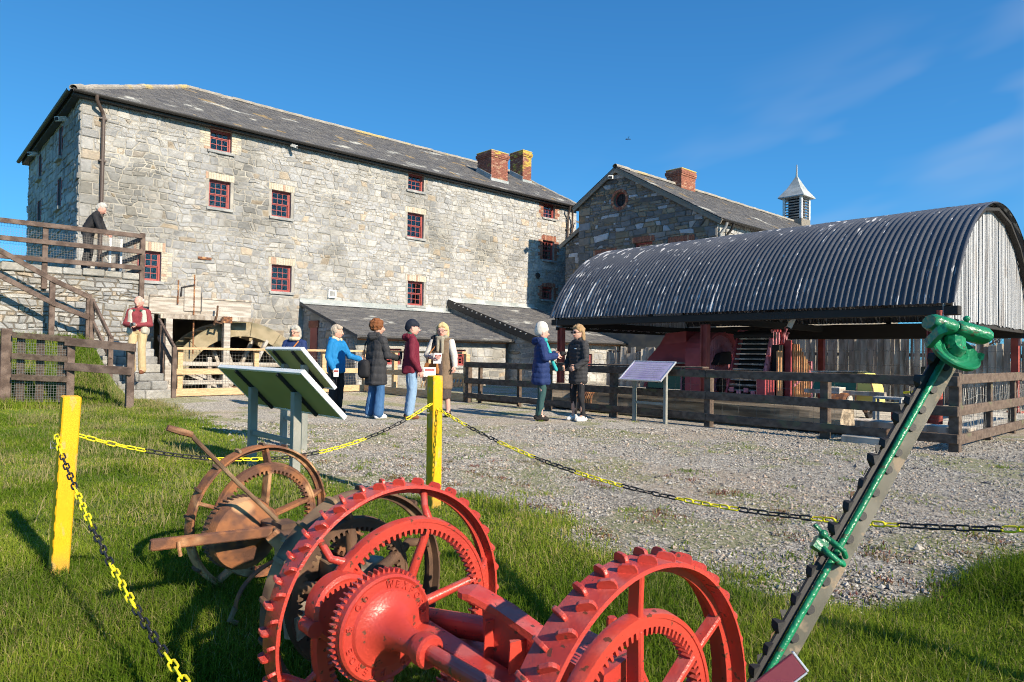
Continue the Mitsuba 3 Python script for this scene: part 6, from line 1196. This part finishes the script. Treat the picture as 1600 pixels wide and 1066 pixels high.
# ================================================================== grass, weeds, pebbles
def blades(xy, h, w, seed, lean=.45, z=None, clump=None):
    "three-triangle grass blades; uv.x runs with the tone, uv.y is random"
    r = np.random.default_rng(seed); n = len(xy); a = r.uniform(0, 2 * math.pi, n); b = r.uniform(0, 2 * math.pi, n); l = np.abs(r.normal(0, lean, n)); h = np.broadcast_to(h, (n,)) * r.uniform(.55, 1.35, n); w = np.broadcast_to(w, (n,)) * r.uniform(.7, 1.2, n)
    base = np.column_stack([xy, ground_z(xy[:, 0], xy[:, 1]) - .005]) if z is None else np.column_stack([xy, z])
    s = np.stack([np.cos(a), np.sin(a), a * 0], 1) * w[:, None] / 2; d = np.stack([np.cos(b), np.sin(b), b * 0], 1)
    mid = base + d * (h * l * .35)[:, None] + np.array([0, 0, 1.0]) * (h * .6)[:, None]; tip = base + d * (h * l)[:, None] + np.array([0, 0, 1.0]) * (h * np.sqrt(np.clip(1 - .4 * l * l, .15, 1)))[:, None]
    v = np.stack([base - s, base + s, mid - s * .75, mid + s * .75, tip], 1).reshape(-1, 3); i = np.arange(n)[:, None] * 5
    f = np.concatenate([i + [0, 1, 3], i + [0, 3, 2], i + [2, 3, 4]], 1).reshape(-1, 3); uv = np.repeat(np.stack([r.random(n), r.random(n)], 1), 5, 0); return (v, f), uv
def cam_xy(d, lat): return np.stack([lat * _sa + d * _ca, -lat * _ca + d * _sa], 1)
rg = np.random.default_rng(7)
N = 620000; d = 1.75 * np.exp(rg.random(N) * math.log(17.5 / 1.75)); lat = np.where(rg.random(N) < .9, rg.uniform(-.86, .86, N), rg.uniform(.8, 1.9, N) * np.sign(rg.random(N) - .4)) * d; XY = cam_xy(d, lat)
edge = xb_np(XY[:, 1]) - XY[:, 0] + .55 * (meshkit.fbm(np.column_stack([XY * 2.2, XY[:, :1] * 0]), 3, 6) - .5)
lo = meshkit.fbm(np.column_stack([XY * 1.1, XY[:, :1] * 0]), 3, 8)
keep = (edge + rg.normal(0, .10, N) > 0) & ((XY[:, 1] < 18.6) | (XY[:, 0] < 3)) & (XY[:, 0] > -14) & ~((XY[:, 0] > 3.45) & (XY[:, 1] > 17.0)) & (XY[:, 1] < 18.9)
XY, dd_, lo = XY[keep], d[keep], lo[keep]
tall = np.exp(-((XY[:, 0] - 4.6) ** 2 / 1.1 + (XY[:, 1] - .25) ** 2 / .55)) * 1.1 + .8 * np.exp(-((XY[:, 0] - 1.25) ** 2 / .3 + (XY[:, 1] - 3.1) ** 2 / .5)) + .5 * np.exp(-((XY[:, 0] - 3.45) ** 2 / .02 + (XY[:, 1] - 3.8) ** 2 / .03))
h_ = (.032 + .045 * sst(.35, .75, lo)) * (1 + 1.6 * np.clip(tall, 0, 1)); m, uv = blades(XY, h_, .0042 * np.maximum(1, dd_ / 3.2) ** .8, 1, .8)
stuff('lawn_grass', m, 'blade_thin', 'mown green grass covering the foreground left of the gravel', 'grass', uv=uv)
# bank of longer grass by the steps and dry tufts along the edge
n = 16000; XY = np.column_stack([rg.uniform(-1.5, 3.45, n), rg.uniform(15.2, 18.8, n)]); m, uv = blades(XY, .16, .012, 2, .7); stuff('bank_grass', m, 'blade_thin', 'longer grass on the bank left of the stone steps', 'grass', uv=uv)
cx = np.column_stack([rg.uniform(1.5, 4.4, 90), rg.uniform(12.0, 16.8, 90)]); cx = np.vstack([cx, np.column_stack([rg.uniform(2.6, 3.7, 40), rg.uniform(14.6, 17.0, 40)]), np.column_stack([rg.uniform(-1, 2.8, 130), rg.uniform(4.8, 12, 130)])])
XY = (cx[:, None, :] + rg.normal(0, .10, (len(cx), 38, 2))).reshape(-1, 2); XY = XY[XY[:, 0] < xb_np(XY[:, 1]) + .25]; m, uv = blades(XY, .11, .007, 3, .8); stuff('dry_grass', m, 'dry_blade', 'straw coloured dry tufts in the grass near the field fence', 'grass', uv=uv)
# weeds in the gravel
cx = cam_xy(*(lambda q: (q, rg.uniform(-.8, .8, len(q)) * q))(rg.uniform(2.6, 12, 700))); ok = (cx[:, 0] > xb_np(cx[:, 1]) - .1) & (cx[:, 0] < 9.8); cx = cx[ok]
near = np.exp(-(cx[:, 0] - xb_np(cx[:, 1])) / 1.2); cx = cx[rg.random(len(cx)) < .25 + .75 * near]
XY = (cx[:, None, :] + rg.normal(0, .07, (len(cx), 34, 2)) * rg.uniform(.5, 1.6, (len(cx), 1, 1))).reshape(-1, 2); m, uv = blades(XY, .036, .008, 4, 1.2); stuff('gravel_weeds', m, 'blade_thin', 'low green weeds creeping through the gravel', 'weeds', uv=uv)
cr = cam_xy(*(lambda q: (q, rg.uniform(-.3, .8, len(q)) * q))(rg.uniform(2.6, 7.5, 110))); cr = cr[(cr[:, 0] > xb_np(cr[:, 1]) - .05) & (cr[:, 0] < xb_np(cr[:, 1]) + 2.2)]
XY = (cr[:, None, :] + rg.normal(0, .055, (len(cr), 40, 2))).reshape(-1, 2); m, uv = blades(XY, .030, .009, 5, 1.3); stuff('red_weeds', m, 'weed_red', 'reddish brown stonecrop patches in the gravel', 'weeds', uv=uv)
# loose stones
N = 150000; d = 2.3 * np.exp(rg.random(N) ** .85 * math.log(11 / 2.3)); XY = cam_xy(d, rg.uniform(-.82, .82, N) * d); edge = XY[:, 0] - xb_np(XY[:, 1]) + rg.normal(0, .13, N); k_ = (edge > 0) & (XY[:, 0] < 12.5) & ((meshkit.fbm(np.column_stack([XY * 1.3, XY[:, :1] * 0]), 4, 12) > .44) | (rg.random(N) < .45)); XY, d = XY[k_], d[k_]; n = len(XY)
s = rg.gamma(4, .0015, n) * np.maximum(1, d / 5) ** .6; oct_ = np.array([(1, 0, 0), (-1, 0, 0), (0, 1, 0), (0, -1, 0), (0, 0, 1), (0, 0, -1)], float); of_ = np.array([(0, 2, 4), (2, 1, 4), (1, 3, 4), (3, 0, 4), (2, 0, 5), (1, 2, 5), (3, 1, 5), (0, 3, 5)])
v = oct_[None] * rg.uniform(.6, 1.25, (n, 6, 1)) * s[:, None, None] * np.array([1.15, 1.15, .8]); a = rg.uniform(0, 6.28, n); c, q = np.cos(a)[:, None], np.sin(a)[:, None]
v = np.stack([v[..., 0] * c - v[..., 1] * q, v[..., 0] * q + v[..., 1] * c, v[..., 2]], -1) + rg.normal(0, .12, (n, 6, 3)) * s[:, None, None] + np.column_stack([XY, s * .35])[:, None, :]
stuff('gravel_stones', (v.reshape(-1, 3), (np.arange(n)[:, None, None] * 6 + of_[None]).reshape(-1, 3)), 'pebble', 'loose grey and beige gravel stones on the yard', 'gravel', uv=np.repeat(rg.random((n, 2)), 6, 0))
